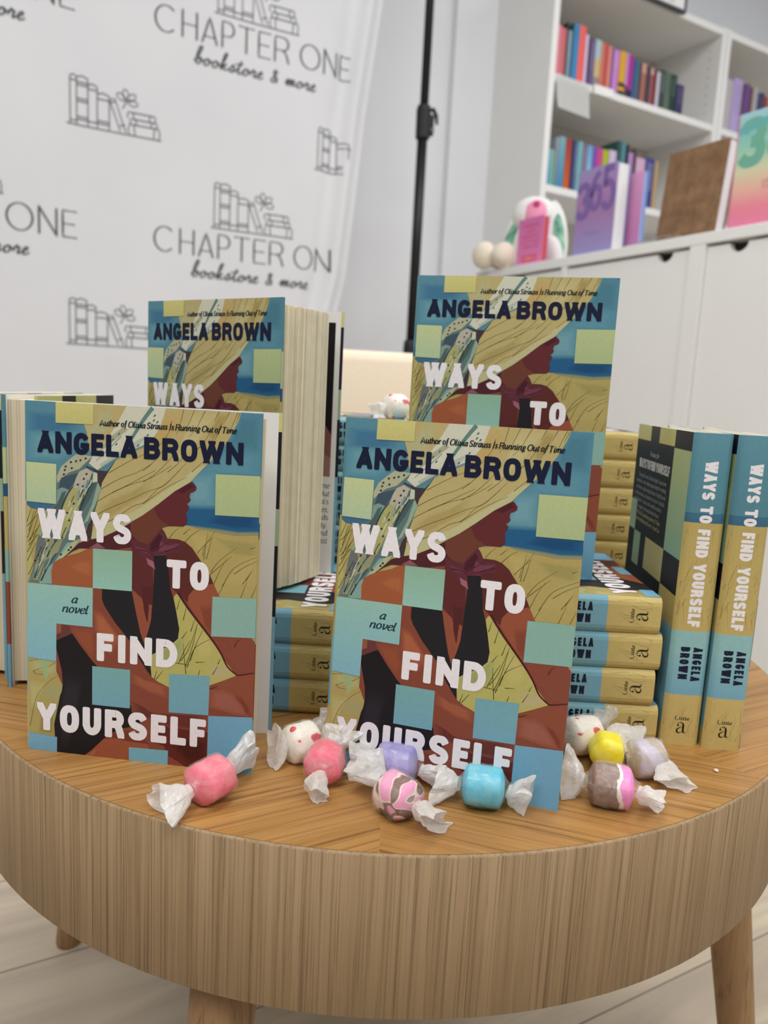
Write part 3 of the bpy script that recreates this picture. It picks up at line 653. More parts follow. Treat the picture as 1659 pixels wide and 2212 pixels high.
1 112 140 140 83 30 0   372 4697  312 4791  248 4886
1 158 161 112 78 30 0   526 4501  438 4626  363 4751
1 112 140 140 66 30 0   1307 3272  1175 3432  1098 3589
1 64 84 90 52 30 0   663 4019  511 4222  398 4423
1 196 200 170 57 30 0   2870 2060  2825 2161  2738 2264
1 196 200 170 64 30 0   767 4244  619 4452  495 4659
1 150 170 160 70 30 0   1097 4229  999 4429  833 4633
1 150 170 160 46 30 0   1491 3281  1371 3411  1324 3536
1 84 108 110 45 30 0   1599 3314  1475 3515  1335 3718
1 158 161 112 40 30 0   2395 2307  2266 2464  2192 2620
1 84 108 110 36 30 0   744 4428  553 4649  458 4865
1 158 161 112 53 30 0   767 4641  673 4829  520 5021
1 158 161 112 56 30 0   1114 4137  1063 4233  987 4331
1 150 170 160 51 30 0   2353 2159  2267 2341  2112 2528
1 64 84 90 58 30 0   2540 2478  2448 2671  2286 2869
1 64 84 90 69 30 0   2511 2330  2435 2446  2361 2561
1 64 84 90 45 30 0   753 4041  629 4233  501 4426
1 64 84 90 45 30 0   1754 3424  1628 3606  1516 3789
1 84 108 110 58 30 0   525 4557  416 4729  299 4902
0 80 36 42 80 36 42   2848 3704  3327 3624  3937 3419  4617 3140  5105 2921  5530 3500  5612 3786  4665 3938  2944 3958  2327 3986  2017 4090  1588 4312  2328 3827
0 109 60 46 109 60 46   4578 3142  5103 2921  5772 2579  6454 2920  6236 3159  5919 3237  5680 3491  5344 3716  4888 3657  4582 3456
0 98 42 46 98 42 46   5550 2706  5772 2579  6435 2212  7148 1911  7241 1954  7363 2053  7344 2136  7231 2194  7106 2220  7069 2328  7131 2407  7074 2470  6964 2523  7070 2600  7025 2674  6942 2774  6997 2962  6963 3083  6835 3152  6236 3162  5781 2980
0 94 40 45 94 40 45   6435 2212  7148 1911  7363 2053  7099 2126  6734 2286
0 91 38 43 91 38 43   6478 2204  7132 1928  7329 2058  7087 2125  6752 2272
0 87 36 42 87 36 42   6522 2196  7116 1945  7295 2064  7075 2125  6771 2258
0 83 34 41 83 34 41   6565 2188  7100 1963  7261 2069  7063 2124  6789 2244
0 80 32 39 80 32 39   6609 2181  7084 1980  7227 2075  7051 2123  6808 2230
0 76 30 38 76 30 38   6652 2173  7068 1997  7193 2080  7039 2122  6826 2216
0 135 71 54 135 71 54   1109 5138  1097 4664  1178 4460  1393 4349  1783 4227  2326 4109  2713 3972  3711 3968  5344 3728  6207 3510  6621 3511  6922 3566  7227 3718  7536 3991  8002 4425  8123 4613  8439 4999  9845 6086  10000 6196  10000 8777  9998 10000  6339 10000  2597 10000  2539 9336  1296 7580  1315 6136  993 5044
0 160 90 58 160 90 58   1109 5138  1097 4664  1178 4460  1393 4349  1783 4227  2326 4109  2713 3972  2944 3958  2943 5089
0 162 92 59 162 92 59   1858 4495  2364 4317  2943 4258  2943 4778  2323 4691
0 164 93 60 164 93 60   1910 4496  2374 4333  2905 4279  2905 4755  2337 4676
0 166 95 61 166 95 61   1963 4497  2384 4349  2867 4300  2867 4733  2350 4660
0 168 97 62 168 97 62   2015 4498  2395 4365  2829 4320  2829 4710  2364 4645
0 171 99 63 171 99 63   2067 4499  2405 4381  2791 4341  2791 4688  2377 4630
0 172 101 64 172 101 64   2120 4500  2415 4396  2753 4362  2753 4665  2391 4615
0 92 42 38 92 42 38   6170 3517  6621 3511  6922 3566  7227 3718  7536 3991  8002 4425  8161 4636  7876 5046  7089 5244  6664 5022  6318 4851  6125 3975
0 151 82 58 151 82 58   7120 5043  7414 4803  8125 4662  8439 4999  8416 5333  8187 6195  7834 5918  7089 5268
0 147 80 57 147 80 57   7583 5287  8146 5202  8187 6195  7834 5918
0 144 78 55 144 78 55   7613 5317  8129 5239  8166 6150  7843 5896
0 141 75 54 141 75 54   7642 5348  8111 5277  8145 6104  7851 5873
0 137 72 53 137 72 53   7672 5378  8094 5314  8125 6059  7860 5851
0 135 70 51 135 70 51   7701 5408  8076 5352  8104 6014  7868 5829
0 131 68 50 131 68 50   7731 5438  8059 5389  8083 5968  7877 5807
0 94 42 42 94 42 42   4624 3818  5539 4009  5614 4894  5614 4913  5548 5414  5413 5373  5347 5928  5225 5609  5146 5439  5568 5363  5414 5373  5367 5926  5205 5485  5105 5242  4641 4973  4627 3891
0 147 80 58 147 80 58   4661 5058  5105 5242  5205 5485  5367 5926  5414 5373  5550 5439  5610 5585  5531 5515  5518 5816  5390 6177  5164 6521  4926 6207
0 84 36 38 84 36 38   5098 4895  5557 4917  5528 5365  5405 5368  5339 5916  5186 5537
0 34 32 38 34 32 38   3350 5071  4661 5066  4842 5634  5044 6200  5224 6543  5390 6177  5518 5816  5565 5313  5611 4765  5622 4371  5547 4028  6125 3970  6228 4335  6318 4851  6458 5139  6602 5522  6717 5790  6750 6013  6701 6293  6437 6462  5576 6824  5532 7160  5570 7466  5332 7276  4937 6893  5093 6883  4582 6483  3917 5994  3448 5546  3351 5376
0 28 25 29 28 25 29   1308 6674  2018 6430  2391 6756  2902 7159  3336 7439  4645 8362  5121 8563  5476 8642  4929 8946  4138 9110  3461 9440  2657 10000  1311 10000  1326 9548  1225 9542  1190 9170  1463 8301  1606 8055  1551 7562  1305 6918
0 30 27 32 30 27 32   1671 7554  2545 7650  2300 8822  1809 9928  1443 9956  1502 8351
0 33 29 35 33 29 35   1688 7650  2489 7738  2265 8813  1815 9827  1479 9852  1533 8381
0 35 32 38 35 32 38   1706 7747  2434 7827  2230 8803  1821 9725  1516 9748  1565 8411
0 37 34 40 37 34 40   1723 7843  2378 7915  2195 8794  1826 9624  1552 9645  1596 8441
0 40 36 43 40 36 43   1740 7939  2323 8003  2159 8785  1832 9522  1588 9541  1627 8471
0 42 38 46 42 38 46   1757 8036  2267 8092  2124 8775  1838 9421  1624 9437  1659 8501
0 106 58 56 106 58 56   1314 6187  1882 6214  2006 6431  1308 6668
0 151 86 66 151 86 66   1314 6187  1527 6199  1525 6429  1310 6494
0 141 76 56 141 76 56   2943 5678  3332 5729  3723 6058  4311 6552  3728 6975  3021 6331
0 146 80 58 146 80 58   2990 5723  3347 5770  3705 6072  4244 6524  3710 6912  3062 6322
0 153 84 60 153 84 60   3037 5768  3362 5811  3687 6085  4177 6497  3692 6849  3102 6313
0 159 89 62 159 89 62   3085 5814  3376 5852  3670 6099  4111 6469  3673 6786  3143 6303
0 164 92 64 164 92 64   3132 5859  3391 5893  3652 6112  4044 6442  3655 6724  3184 6294
0 171 97 66 171 97 66   3179 5904  3406 5934  3634 6126  3977 6414  3637 6661  3225 6285
0 137 72 54 137 72 54   1921 6250  2942 6235  3099 6837  2942 7105  2391 6705
0 139 74 54 139 74 54   1982 6281  2918 6268  3062 6819  2918 7065  2413 6698
0 142 75 54 142 75 54   2044 6313  2895 6300  3026 6802  2895 7025  2436 6692
0 144 76 54 144 76 54   2106 6344  2871 6333  2989 6784  2871 6985  2458 6685
0 146 78 54 146 78 54   2167 6375  2848 6365  2952 6767  2848 6945  2480 6679
0 149 79 54 149 79 54   2228 6407  2824 6398  2916 6749  2824 6906  2503 6672
0 138 74 55 138 74 55   4631 7350  5181 7544  5885 7624  6354 7733  6363 8082  5501 7962  4635 7686
0 143 78 57 143 78 57   4704 7380  5208 7558  5854 7631  6283 7731  6292 8051  5502 7941  4708 7688
0 146 80 58 146 80 58   4777 7410  5235 7572  5822 7639  6213 7729  6220 8020  5502 7920  4780 7690
0 150 83 59 150 83 59   4850 7440  5263 7586  5791 7646  6142 7728  6149 7989  5503 7899  4853 7692
0 154 87 61 154 87 61   4923 7471  5290 7600  5759 7653  6072 7726  6078 7959  5503 7879  4926 7695
0 158 90 62 158 90 62   4996 7501  5317 7614  5728 7660  6001 7724  6006 7928  5504 7858  4998 7697
0 128 67 52 128 67 52   4641 8205  5196 8427  5708 8520  8006 8431  8056 8923  6384 8890  5200 8663  4725 8592
0 121 62 49 121 62 49   4753 8236  5262 8440  5731 8525  7838 8444  7884 8895  6351 8864  5266 8656  4830 8591
0 115 57 47 115 57 47   4866 8268  5328 8453  5755 8530  7670 8456  7712 8866  6318 8839  5332 8649  4936 8590
0 108 53 45 108 53 45   4978 8299  5394 8466  5778 8535  7502 8469  7539 8838  6285 8813  5397 8643  5041 8589
0 101 48 42 101 48 42   5090 8330  5460 8478  5802 8540  7334 8481  7367 8809  6252 8787  5463 8636  5147 8588
0 106 48 40 106 48 40   5203 8362  5527 8491  5825 8546  7166 8494  7195 8781  6220 8761  5529 8629  5252 8588
0 96 40 34 96 40 34   5595 8765  6384 8890  8083 8921  8076 10000  7166 10000  6366 9738  6162 9462  5686 9365
0 92 38 33 92 38 33   6397 9391  7175 9147  8066 9185  8064 9740  7200 9940
0 89 36 31 89 36 31   6479 9398  7192 9175  8009 9210  8007 9718  7215 9902
0 85 34 30 85 34 30   6561 9406  7209 9203  7952 9234  7950 9697  7230 9863
0 81 32 29 81 32 29   6643 9413  7226 9230  7895 9259  7893 9675  7245 9825
0 78 30 27 78 30 27   6725 9421  7243 9258  7837 9284  7836 9654  7260 9787
0 74 28 26 74 28 26   6807 9428  7261 9286  7780 9308  7779 9632  7275 9749
0 154 84 58 154 84 58   2597 10000  2940 9815  3461 9440  3939 9205  4656 9257  5492 9486  5506 10000  4608 10000
0 157 87 61 157 87 61   2779 10000  3061 9779  3141 9826  2940 10000
0 161 90 65 161 90 65   2796 9992  3054 9789  3128 9832  2943 9992
0 163 92 68 163 92 68   2813 9984  3048 9799  3114 9839  2947 9984
0 166 95 71 166 95 71   2829 9975  3041 9810  3101 9845  2950 9975
0 170 98 75 170 98 75   2846 9967  3034 9820  3087 9851  2953 9967
0 172 101 78 172 101 78   2863 9959  3027 9830  3074 9857  2957 9959
0 120 58 46 120 58 46   3461 9440  4138 9137  4932 9131  5531 9457  4658 9443  3941 9391
0 183 175 101 183 175 101   6478 5145  6551 5054  6664 5022  6780 5089  7407 5671  8151 6248  8545 6574  8824 6859  9258 7184  8656 7379  8126 7539  7514 7664  6354 7720  5884 7598  5570 7466  5525 7160  5576 6824  6437 6462  6701 6293  6750 6013  6602 5522
0 179 173 102 179 173 102   6627 6399  6962 6075  7016 6575  6797 6946  6341 7233  5603 7181  5577 6850  6437 6462
0 175 171 102 175 171 102   6610 6425  6917 6128  6966 6587  6766 6927  6348 7190  5671 7142  5647 6839  6436 6483
0 171 170 102 171 170 102   6592 6452  6872 6182  6917 6598  6734 6908  6354 7147  5739 7103  5718 6828  6434 6504
0 166 168 103 166 168 103   6575 6478  6826 6235  6867 6610  6703 6888  6361 7104  5807 7065  5788 6816  6433 6525
0 162 166 103 162 166 103   6558 6504  6781 6288  6817 6622  6671 6869  6367 7060  5875 7026  5858 6805  6431 6546
0 158 164 104 158 164 104   6541 6531  6736 6342  6768 6633  6640 6850  6374 7017  5943 6987  5928 6794  6430 6567
0 185 176 102 185 176 102   7305 6052  7838 6018  8233 6393  8170 6726  7641 6888
0 186 177 104 186 177 104   7349 6082  7838 6051  8200 6395  8142 6700  7657 6849
0 188 178 106 188 178 106   7394 6113  7838 6084  8167 6397  8115 6674  7674 6809
0 189 179 108 189 179 108   7438 6143  7838 6117  8134 6399  8087 6648  7690 6770
0 190 179 110 190 179 110   7482 6173  7838 6150  8101 6400  8059 6622  7706 6730
0 192 180 112 192 180 112   7527 6203  7838 6184  8068 6402  8031 6597  7723 6691
0 183 174 104 183 174 104   8099 6857  8825 6884  9239 7185  8502 7364  8121 7416
0 184 174 109 184 174 109   8137 6881  8803 6905  9182 7181  8507 7345  8157 7393
0 184 173 113 184 173 113   8175 6904  8780 6927  9125 7178  8511 7327  8194 7370
0 184 172 116 184 172 116   8214 6928  8758 6948  9069 7174  8516 7308  8230 7347
0 185 172 121 185 172 121   8252 6952  8736 6970  9012 7170  8520 7290  8266 7324
0 185 171 125 185 171 125   8290 6975  8713 6991  8955 7167  8525 7271  8303 7302
1 58 62 24 35 15 0   6639 5470  6744 5166
1 58 62 24 35 15 0   6914 5752  7036 5371
1 58 62 24 35 15 0   7248 6056  7408 5695
1 58 62 24 35 15 0   7032 7083  7321 6505  7526 5813
1 58 62 24 35 15 0   6835 6918  7169 6565  7527 5838
1 58 62 24 35 15 0   7257 6889  7435 6497  7760 5985
1 58 62 24 35 15 0   7110 7103  7362 6603  7623 6409  8074 6228
1 58 62 24 35 15 0   6759 6974  7016 6575  7238 6308
1 58 62 24 35 15 0   6873 6282  7077 6067
1 58 62 24 35 15 0   7077 7284  6985 6806  6935 6429
1 58 62 24 35 15 0   8445 6910  8552 6751
1 58 62 24 35 15 0   8229 7230  8447 6960
1 58 62 24 35 15 0   6644 6994  7223 7019
1 58 62 24 35 15 0   7616 7272  7687 7114
1 58 62 24 35 15 0   5688 7535  5799 7270
1 58 62 24 35 15 0   5766 7529  6070 7251
1 58 62 24 35 15 0   7488 6924  7870 6886
0 142 77 56 142 77 56   8129 7621  8656 7379  9258 7189  10000 7053  10000 8336  9813 8337  9440 7785  8666 7596
0 144 80 60 144 80 60   8100 7661  8666 7596  9130 7704  9646 8078  9832 8336  9275 8325  8105 8190
0 146 82 63 146 82 63   8172 7688  8691 7628  9116 7727  9589 8070  9760 8307  9249 8297  8177 8173
0 148 85 67 148 85 67   8244 7715  8716 7661  9102 7751  9532 8062  9687 8277  9223 8268  8248 8156
0 150 88 71 150 88 71   8316 7742  8741 7693  9089 7774  9476 8055  9615 8248  9197 8240  8320 8139
0 153 91 74 153 91 74   8388 7769  8766 7725  9075 7797  9419 8047  9543 8219  9172 8211  8392 8121
0 154 93 78 154 93 78   8460 7796  8791 7758  9061 7821  9362 8039  9471 8189  9146 8183  8463 8104
0 139 74 54 139 74 54   9130 7704  9437 7733  9875 8062  9985 8338  9813 8337  9529 8035
0 135 71 53 135 71 53   9172 7732  9453 7758  9854 8060  9955 8313  9798 8312  9537 8035
0 133 69 51 133 69 51   9213 7759  9469 7783  9834 8057  9926 8287  9782 8287  9546 8035
0 130 66 49 130 66 49   9255 7787  9485 7808  9813 8055  9896 8262  9767 8261  9554 8035
0 126 63 48 126 63 48   9296 7814  9501 7834  9793 8053  9866 8237  9751 8236  9562 8035
0 124 60 46 124 60 46   9338 7842  9517 7859  9772 8051  9836 8212  9736 8211  9570 8035
0 135 73 58 135 73 58   9282 6123  9845 6086  10000 6198  10000 7053  9443 7070  8621 6569  9070 6438
1 74 26 32 100 60 0   6663 4997  7210 5484  8071 6153  8545 6574  8866 6957  9296 7182
1 74 26 32 60 40 0   9296 7176  9598 7135  9990 7066
1 96 40 34 60 20 0   9143 6383  9213 6253  9395 6128
1 96 42 36 60 30 0   8111 7648  8472 7545
0 94 44 54 94 44 54   5919 3237  6053 3350  6138 3466  6209 3582  6698 3591  6833 3716  6744 3879  6256 3919  5577 4027  5669 4405  5355 4289  4893 3998  4702 3923  4545 3555  4888 3657  5344 3716  5604 3496  5752 3367
0 70 28 38 70 28 38   5457 3698  5828 3386  5962 3475  5799 3775  5423 3894
0 115 60 78 115 60 78   5871 3602  6175 3705  6699 3627  6366 3816  5802 3897
0 108 53 70 108 53 70   4776 3785  5347 3874  5463 3989  4968 3945
0 160 96 112 160 96 112   5275 4098  5580 4178  5669 4398  5354 4277
0 140 84 96 140 84 96   2770 3954  2944 3865  3136 3781  3500 3926
1 66 24 34 50 20 0   5499 3914  5800 3800  6247 3580
1 66 24 34 50 20 0   4892 3900  5272 3903  5577 4007
1 66 24 34 50 20 0   6066 3881  6403 3789  6739 3722
0 206 200 128 196 190 122   1307 1  2946 0  2938 548  1310 562
0 194 204 152 176 198 162   0 1672  1333 1685  1317 2792  0 2769
0 182 194 140 170 186 138   8157 1668  10000 1648  10000 2752  8166 2774
0 144 182 156 150 196 182   2944 3951  4665 3938  4661 5066  2943 5072
0 150 194 182 132 184 200   0 5082  2943 5071  2934 6197  1311 6187  1296 7289  0 7245
0 138 178 164 138 178 168   8146 5017  10000 4973  10000 6075  8127 6137
0 122 172 172 118 170 186   2930 7325  4624 7325  4626 8455  2929 8460
0 118 168 176 118 168 186   6343 7322  8115 7276  8091 8412  6353 8447
0 122 174 196 118 168 196   0 9493  1326 9548  1319 10000  0 9996
0 118 176 192 118 174 196   4599 9607  6355 9580  6338 10000  4607 10000
0 116 168 192 112 166 196   8091 8425  10000 8340  10000 10000  8075 10000
"""

# ================================================================== THE ROOM
WALL_N = -2.493                                   # distance of the wall along N1 from the origin (negative: behind)
def at(s, n, z=0.0): return D1 * s + N1 * n + Vector((0, 0, z))   # room axes: along the wall, out of the wall
M_ROOM = Matrix((D1, D2, Vector((0, 0, 1)))).transposed().to_4x4()          # local x along wall, local y into wall
def roomM(s, n, z=0.0): mm = M_ROOM.copy(); mm.translation = at(s, n, z); return mm

bm = bmesh.new(); bm_box(bm, (-4.5, -5.0, FLOOR_Z - 0.05), (4.5, 5.0, FLOOR_Z)); o = link('floor', mesh_bm('floor', bm, M_FLOOR)); tag(o, kind='structure')
bm = bmesh.new(); bm_box(bm, (-4.0, 0, FLOOR_Z), (5.0, 0.12, CEIL_Z + .1)); o = link('wall_back', mesh_bm('wall_back', bm, M_WALL)); o.matrix_world = roomM(0, WALL_N); tag(o, kind='structure')
bm = bmesh.new(); bm_box(bm, (1.614, -0.030, FLOOR_Z), (1.80, 0.0, CEIL_Z)); o = link('trim_1', mesh_bm('trim_1', bm, M_WALL)); o.matrix_world = roomM(0, WALL_N); tag(o, kind='structure')
bm = bmesh.new(); bm_box(bm, (-4.0, -0.015, FLOOR_Z), (1.614, 0.0, FLOOR_Z + 0.09)); o = link('baseboard_back', mesh_bm('baseboard_back', bm, M_WHITE)); o.matrix_world = roomM(0, WALL_N); tag(o, kind='structure')

# ------------------------------------------------------------------ round table
TC = Vector((0.0068, 0.7055, 0)); TR = 0.3467; DRUM = 0.0947
table = empty('round_table', (TC.x, TC.y, FLOOR_Z)); tag(table, 'round oak coffee table with a deep drum rim on splayed legs', 'table')
TZ = -FLOOR_Z
bm = bmesh.new(); NSEG = 160; c0 = bm.verts.new((0, 0, TZ)); ringv = [bm.verts.new(((TR - .0022) * cos(2 * PI * i / NSEG - PI / 2), (TR - .0022) * sin(2 * PI * i / NSEG - PI / 2), TZ)) for i in range(NSEG)]
for i in range(NSEG):
    f = bm.faces.new((c0, ringv[i], ringv[(i + 1) % NSEG])); w = int(i / (NSEG / 8))
    f.material_index = {7: 0, 6: 1, 0: 3, 1: 2}.get(w, [0, 3][w % 2])
low = [bm.verts.new((v.co.x, v.co.y, TZ - .018)) for v in ringv]
for i in range(NSEG): bm.faces.new((ringv[i], low[i], low[(i + 1) % NSEG], ringv[(i + 1) % NSEG]))
link('tabletop', mesh_bm('tabletop', bm, M_TOP), table, 'honey oak veneer top laid in wedges')
bm = bmesh.new(); bm_lathe(bm, [(TR - .022, TZ - DRUM), (TR - .0012, TZ - DRUM), (TR, TZ - DRUM + .0012), (TR, TZ - .0012), (TR - .0012, TZ - .0001), (TR - .0021, TZ - .0001), (TR - .0021, TZ - .016), (TR - .022, TZ - .0185), (TR - .022, TZ - DRUM)], NSEG)
link('apron', mesh_bm('apron', bm, M_APRON, True), table, 'greyish limed oak drum side')
for k, a in enumerate((254, 344, 74, 164)):
    a = R(a); top = Vector((.298 * cos(a), .298 * sin(a), TZ - .03)); bot = Vector((.362 * cos(a), .362 * sin(a), 0.0))
    bm = bmesh.new(); bm_tube(bm, [bot, bot + (top - bot) * .01, top * .5 + bot * .5, top], [.0125, .0135, .0175, .022], 24)
    link('leg', mesh_bm('leg', bm, M_LEG, True), table)

# ================================================================== THE NOVEL
BW, BH, BT, BRD = 0.1433, 0.216, 0.0256, 0.0022
NAVY, LETTER, BLK = (20, 27, 54), (238, 233, 236), (28, 30, 40)
YEL, PGRN, TEAL, SKYB, SANDC = (208, 202, 132), (182, 196, 148), (142, 184, 170), (120, 172, 194), (190, 172, 108)
K_ALB = 1.03
def front_bands():
    return [(0, .172, (86, 134, 150)), (.172, .292, PGRN), (.292, .335, (34, 82, 122)), (.335, .518, SANDC), (.518, .626, TEAL), (.626, .845, (146, 76, 56)), (.845, 1, (114, 166, 192))]
def back_bands():
    return [(0, .056, YEL), (.056, .287, BLK), (.287, .40, (158, 182, 150)), (.40, .62, BLK), (.62, 1, (122, 172, 190))]

def board(bm, y0, y1, bands, tops):
    """cover board: white inside, printed paper turned over the edges"""
    a = Art(lambda x, z, d: (BW, x, z), K_ALB)
    for v0, v1, c in bands: a.quad(y0, (1 - v1) * BH, y1, (1 - v0) * BH, c, None, False)
    a.out(bm, 0)
    a = Art(lambda x, y, d: (x, y, BH), K_ALB)
    for u_0, u_1, c in tops: a.quad(u_0 * BW, y0, u_1 * BW, y1, c, None, False)
    a.out(bm, 0)
    vs = [bm.verts.new(v) for v in ((0, y0, 0), (BW, y0, 0), (BW, y1, 0), (0, y1, 0), (0, y0, BH), (0, y1, BH))]
    bm.faces.new(vs[:4]).material_index = 1; bm.faces.new((vs[0], vs[3], vs[5], vs[4])).material_index = 1

# ---- front cover
fa = Art(lambda x, z, d: (x, -d, z), K_ALB)
for line in ART.strip().split('\n'):
    q = [int(t) for t in line.split()]; c = tuple(q[1:4]); xy = [t / 10000 for t in q[7:]]
    P = [(xy[i] * BW, (1 - xy[i + 1]) * BH) for i in range(0, len(xy), 2)]
    if q[0] == 0: fa.add(P, c, tuple(q[4:7]))
    else:
        w0, w1 = q[4] / 10000 * BW, q[5] / 10000 * BW
        fa.ribbon(smooth(P, 4) if len(P) > 2 else P, (lambda a0, a1: (lambda t: a0 + (a1 - a0) * t))(w0, w1), c)
def ubox(u_0, v_0, u_1, v_1): return u_0 * BW, (1 - v_1) * BH, u_1 * BW, (1 - v_0) * BH
fa.d += 2e-5
caps_line(fa, 'ANGELA BROWN', *ubox(.0508, .0794, .9281, .1393), NAVY, .25, .085, .25)
for t, b, w in (('WAYS', (.0506, .2934, .4614, .3768), .245), ('TO', (.616, .4082, .798, .488), .27), ('FIND', (.313, .6341, .6694, .7152), .27), ('YOURSELF', (.0412, .8551, .8002, .9377), .265)):
    caps_line(fa, t, *ubox(*b), LETTER, w, .125)
x0, z0, x1, z1 = ubox(.3214, .0427, .8962, .0572)
serif_line(fa, 'Author of Olivia Strauss Is Running Out of Time', x0, z0 + .0002, x1, (22, 26, 36), .0047, .20, (.085, .135, R(12)), italic_from=10)
serif_line(fa, 'a', .1967 * BW, (1 - .5542) * BH, .2250 * BW, (24, 56, 72), .0072, .25, (.05, .14, R(12)))
serif_line(fa, 'novel', .1552 * BW, (1 - .5826) * BH, .272 * BW, (24, 56, 72), .0072, .25, (.05, .14, R(12)))
bm = bmesh.new(); fa.out(bm, 0)
board(bm, 0.0, BRD, front_bands(), [(0, .13, (96, 150, 190)), (.13, .42, (226, 222, 190)), (.42, .8, (110, 160, 205)), (.8, 1, (226, 224, 206))])
bv = [bm.verts.new(v) for v in ((0, BRD, 0), (BW, BRD, 0), (BW, BRD, BH), (0, BRD, BH))]; bm.faces.new(bv).material_index = 1
def turned(bm, y):
    a = Art(lambda x, z, d: (x, y + math.copysign(d, y), z), K_ALB)
    for v0, v1, c in (front_bands() if y > 0 else back_bands()): a.quad(BW - .0022, (1 - v1) * BH, BW, (1 - v0) * BH, c, None, False)
    a.out(bm, 0)
turned(bm, BRD)
ME_FRONT = mesh_bm('front_cover', bm, [M_JACKET, M_INNER])

# ---- back cover (outer face towards +y, seen with the spine on the right)
ba = Art(lambda x, z, d: (BW - x, d, z), K_ALB)
def bq(u_0, v_0, u_1, v_1, c, c2=None): ba.quad(*ubox(u_0, v_0, u_1, v_1), c, c2)
bq(0, 0, 1, 1, BLK)
bq(0, 0, .28, .056, YEL); bq(.45, 0, .73, .056, YEL); bq(.73, .06, 1, .40, (182, 194, 140), (138, 176, 152))
bq(.73, .515, 1, .62, SANDC); bq(.73, .62, 1, .735, (122, 172, 188)); bq(.80, .84, 1, .94, (122, 172, 190)); bq(.86, .735, 1, .84, (118, 168, 190)); bq(.88, .94, 1, 1, SANDC)
bq(0, .287, .13, .40, (164, 186, 158)); bq(.13, .40, .27, .525, (150, 172, 140)); bq(.38, .40, .73, .515, (186, 178, 124)); bq(0, .62, .1, 1, (118, 170, 192)); bq(.3, .66, .56, .78, (126, 174, 184)); bq(.38, .9, .64, 1, (118, 168, 190))
for i in range(7): ba.ribbon([((.76 + .035 * i) * BW, (1 - .515) * BH), ((.74 + .036 * i + .02) * BW, (1 - .615) * BH)], .0003, (110, 96, 50))
serif_line(ba, 'Praise for', .30 * BW, (1 - .110) * BH, .48 * BW, (206, 204, 206), .0048, .22, (.05, .09, R(12)))
caps_line(ba, 'WAYS TO FIND YOURSELF', *ubox(.09, .126, .69, .160), (214, 212, 214), .24, .13, .2)
QUOTE = ["\"Turning the novel, I feel as though I've just come", 'home from a walk wandering near a beach town setting,', 'and there is such a magical place. Insightful and', 'compassionate, unexpected in all our relatable', 'imperfections. Ways to Find Yourself is a book to', 'return to again, like a special beach house."', '-SUZY KRAUSE, bestselling author of I Think', "We've Been Here Before and Sorry I Missed You"]
QC = [(.10, .66), (.07, .67), (.07, .67), (.06, .66), (.06, .62), (.08, .60), (.06, .62), (.05, .62)]
for i, t in enumerate(QUOTE):
    serif_line(ba, t, QC[i][0] * BW, (1 - .194 - .0235 * i) * BH, QC[i][1] * BW, (150, 152, 156) if i < 6 else (176, 170, 132), .0044, .12 if i > 5 else 0, (.07, .10, R(12)))
bm = bmesh.new(); ba.out(bm, 0)
board(bm, -BRD, 0.0, back_bands(), [(0, .3, (228, 224, 196)), (.3, .5, (226, 224, 206)), (.5, .82, (214, 214, 180)), (.82, 1, (110, 160, 205))])
bv = [bm.verts.new(v) for v in ((0, -BRD, 0), (BW, -BRD, 0), (BW, -BRD, BH), (0, -BRD, BH))]; bm.faces.new(bv).material_index = 1
turned(bm, -BRD)
bm2 = bm.copy()
ME_BACK = mesh_bm('back_cover', bm, [M_JACKET, M_INNER])
# the same cover with the author flap printed on its inside
ia = Art(lambda x, z, d: (x, -BRD - d, z), K_ALB)
ia.quad(*ubox(.62, .04, .955, .62), (24, 22, 24)); ia.add([(x * BW, (1 - y) * BH) for x, y in ((.62, .40), (.76, .33), (.86, .37), (.955, .46), (.955, .62), (.62, .62))], (128, 84, 78)); ia.add([(x * BW, (1 - y) * BH) for x, y in ((.62, .52), (.8, .49), (.955, .55), (.955, .62), (.62, .62))], (150, 112, 108))
for i, t in enumerate(('ome', 'Out', "ela's", 'nes,', 'olds', 'ity.', 'and', 'visit')):
    serif_line(ia, t, .955 * BW, (1 - .665 - .031 * i) * BH, None, (40, 40, 42), .0068, .2 if i in (0, 1, 3) else 0, (.05, .09, R(12)), align='r')
ia.out(bm2, 0); ME_BACK_FLAP = mesh_bm('back_cover', bm2, [M_JACKET, M_INNER])

# ---- spine (seen from outside: s runs from the back hinge, left, to the front hinge, right)
SB = 0.0032
def spine_x(y):
    q = min(y, BT - y) / 0.0055
    return -SB * (1 - (1 - min(q, 1)) ** 2.2) if q < 1 else -SB
def spl(s, z, d): return (spine_x(BT - s) - d, BT - s, z)
sa = Art(spl, K_ALB)
SCOLS = [0, .0006, .0016, .003, .0055, BT / 2, BT - .0055, BT - .003, BT - .0016, BT - .0006, BT]
def sband(v_0, v_1, c, c2=None):
    sa.d += sa.STEP
    for a_, b_ in zip(SCOLS, SCOLS[1:]): sa.quad(a_, (1 - v_1) * BH, b_, (1 - v_0) * BH, c, c2, False)
sband(0, .12, (98, 148, 164), (90, 140, 156)); sband(.12, .245, (90, 140, 156), (86, 134, 148)); sband(.245, .285, (66, 112, 140), (60, 102, 128)); sband(.275, .62, (186, 166, 102), (194, 172, 106))
sband(.62, .70, (146, 190, 190)); sband(.70, .83, (140, 186, 190), (120, 172, 194)); sband(.83, 1, (200, 178, 112))
rs = random.Random(3)
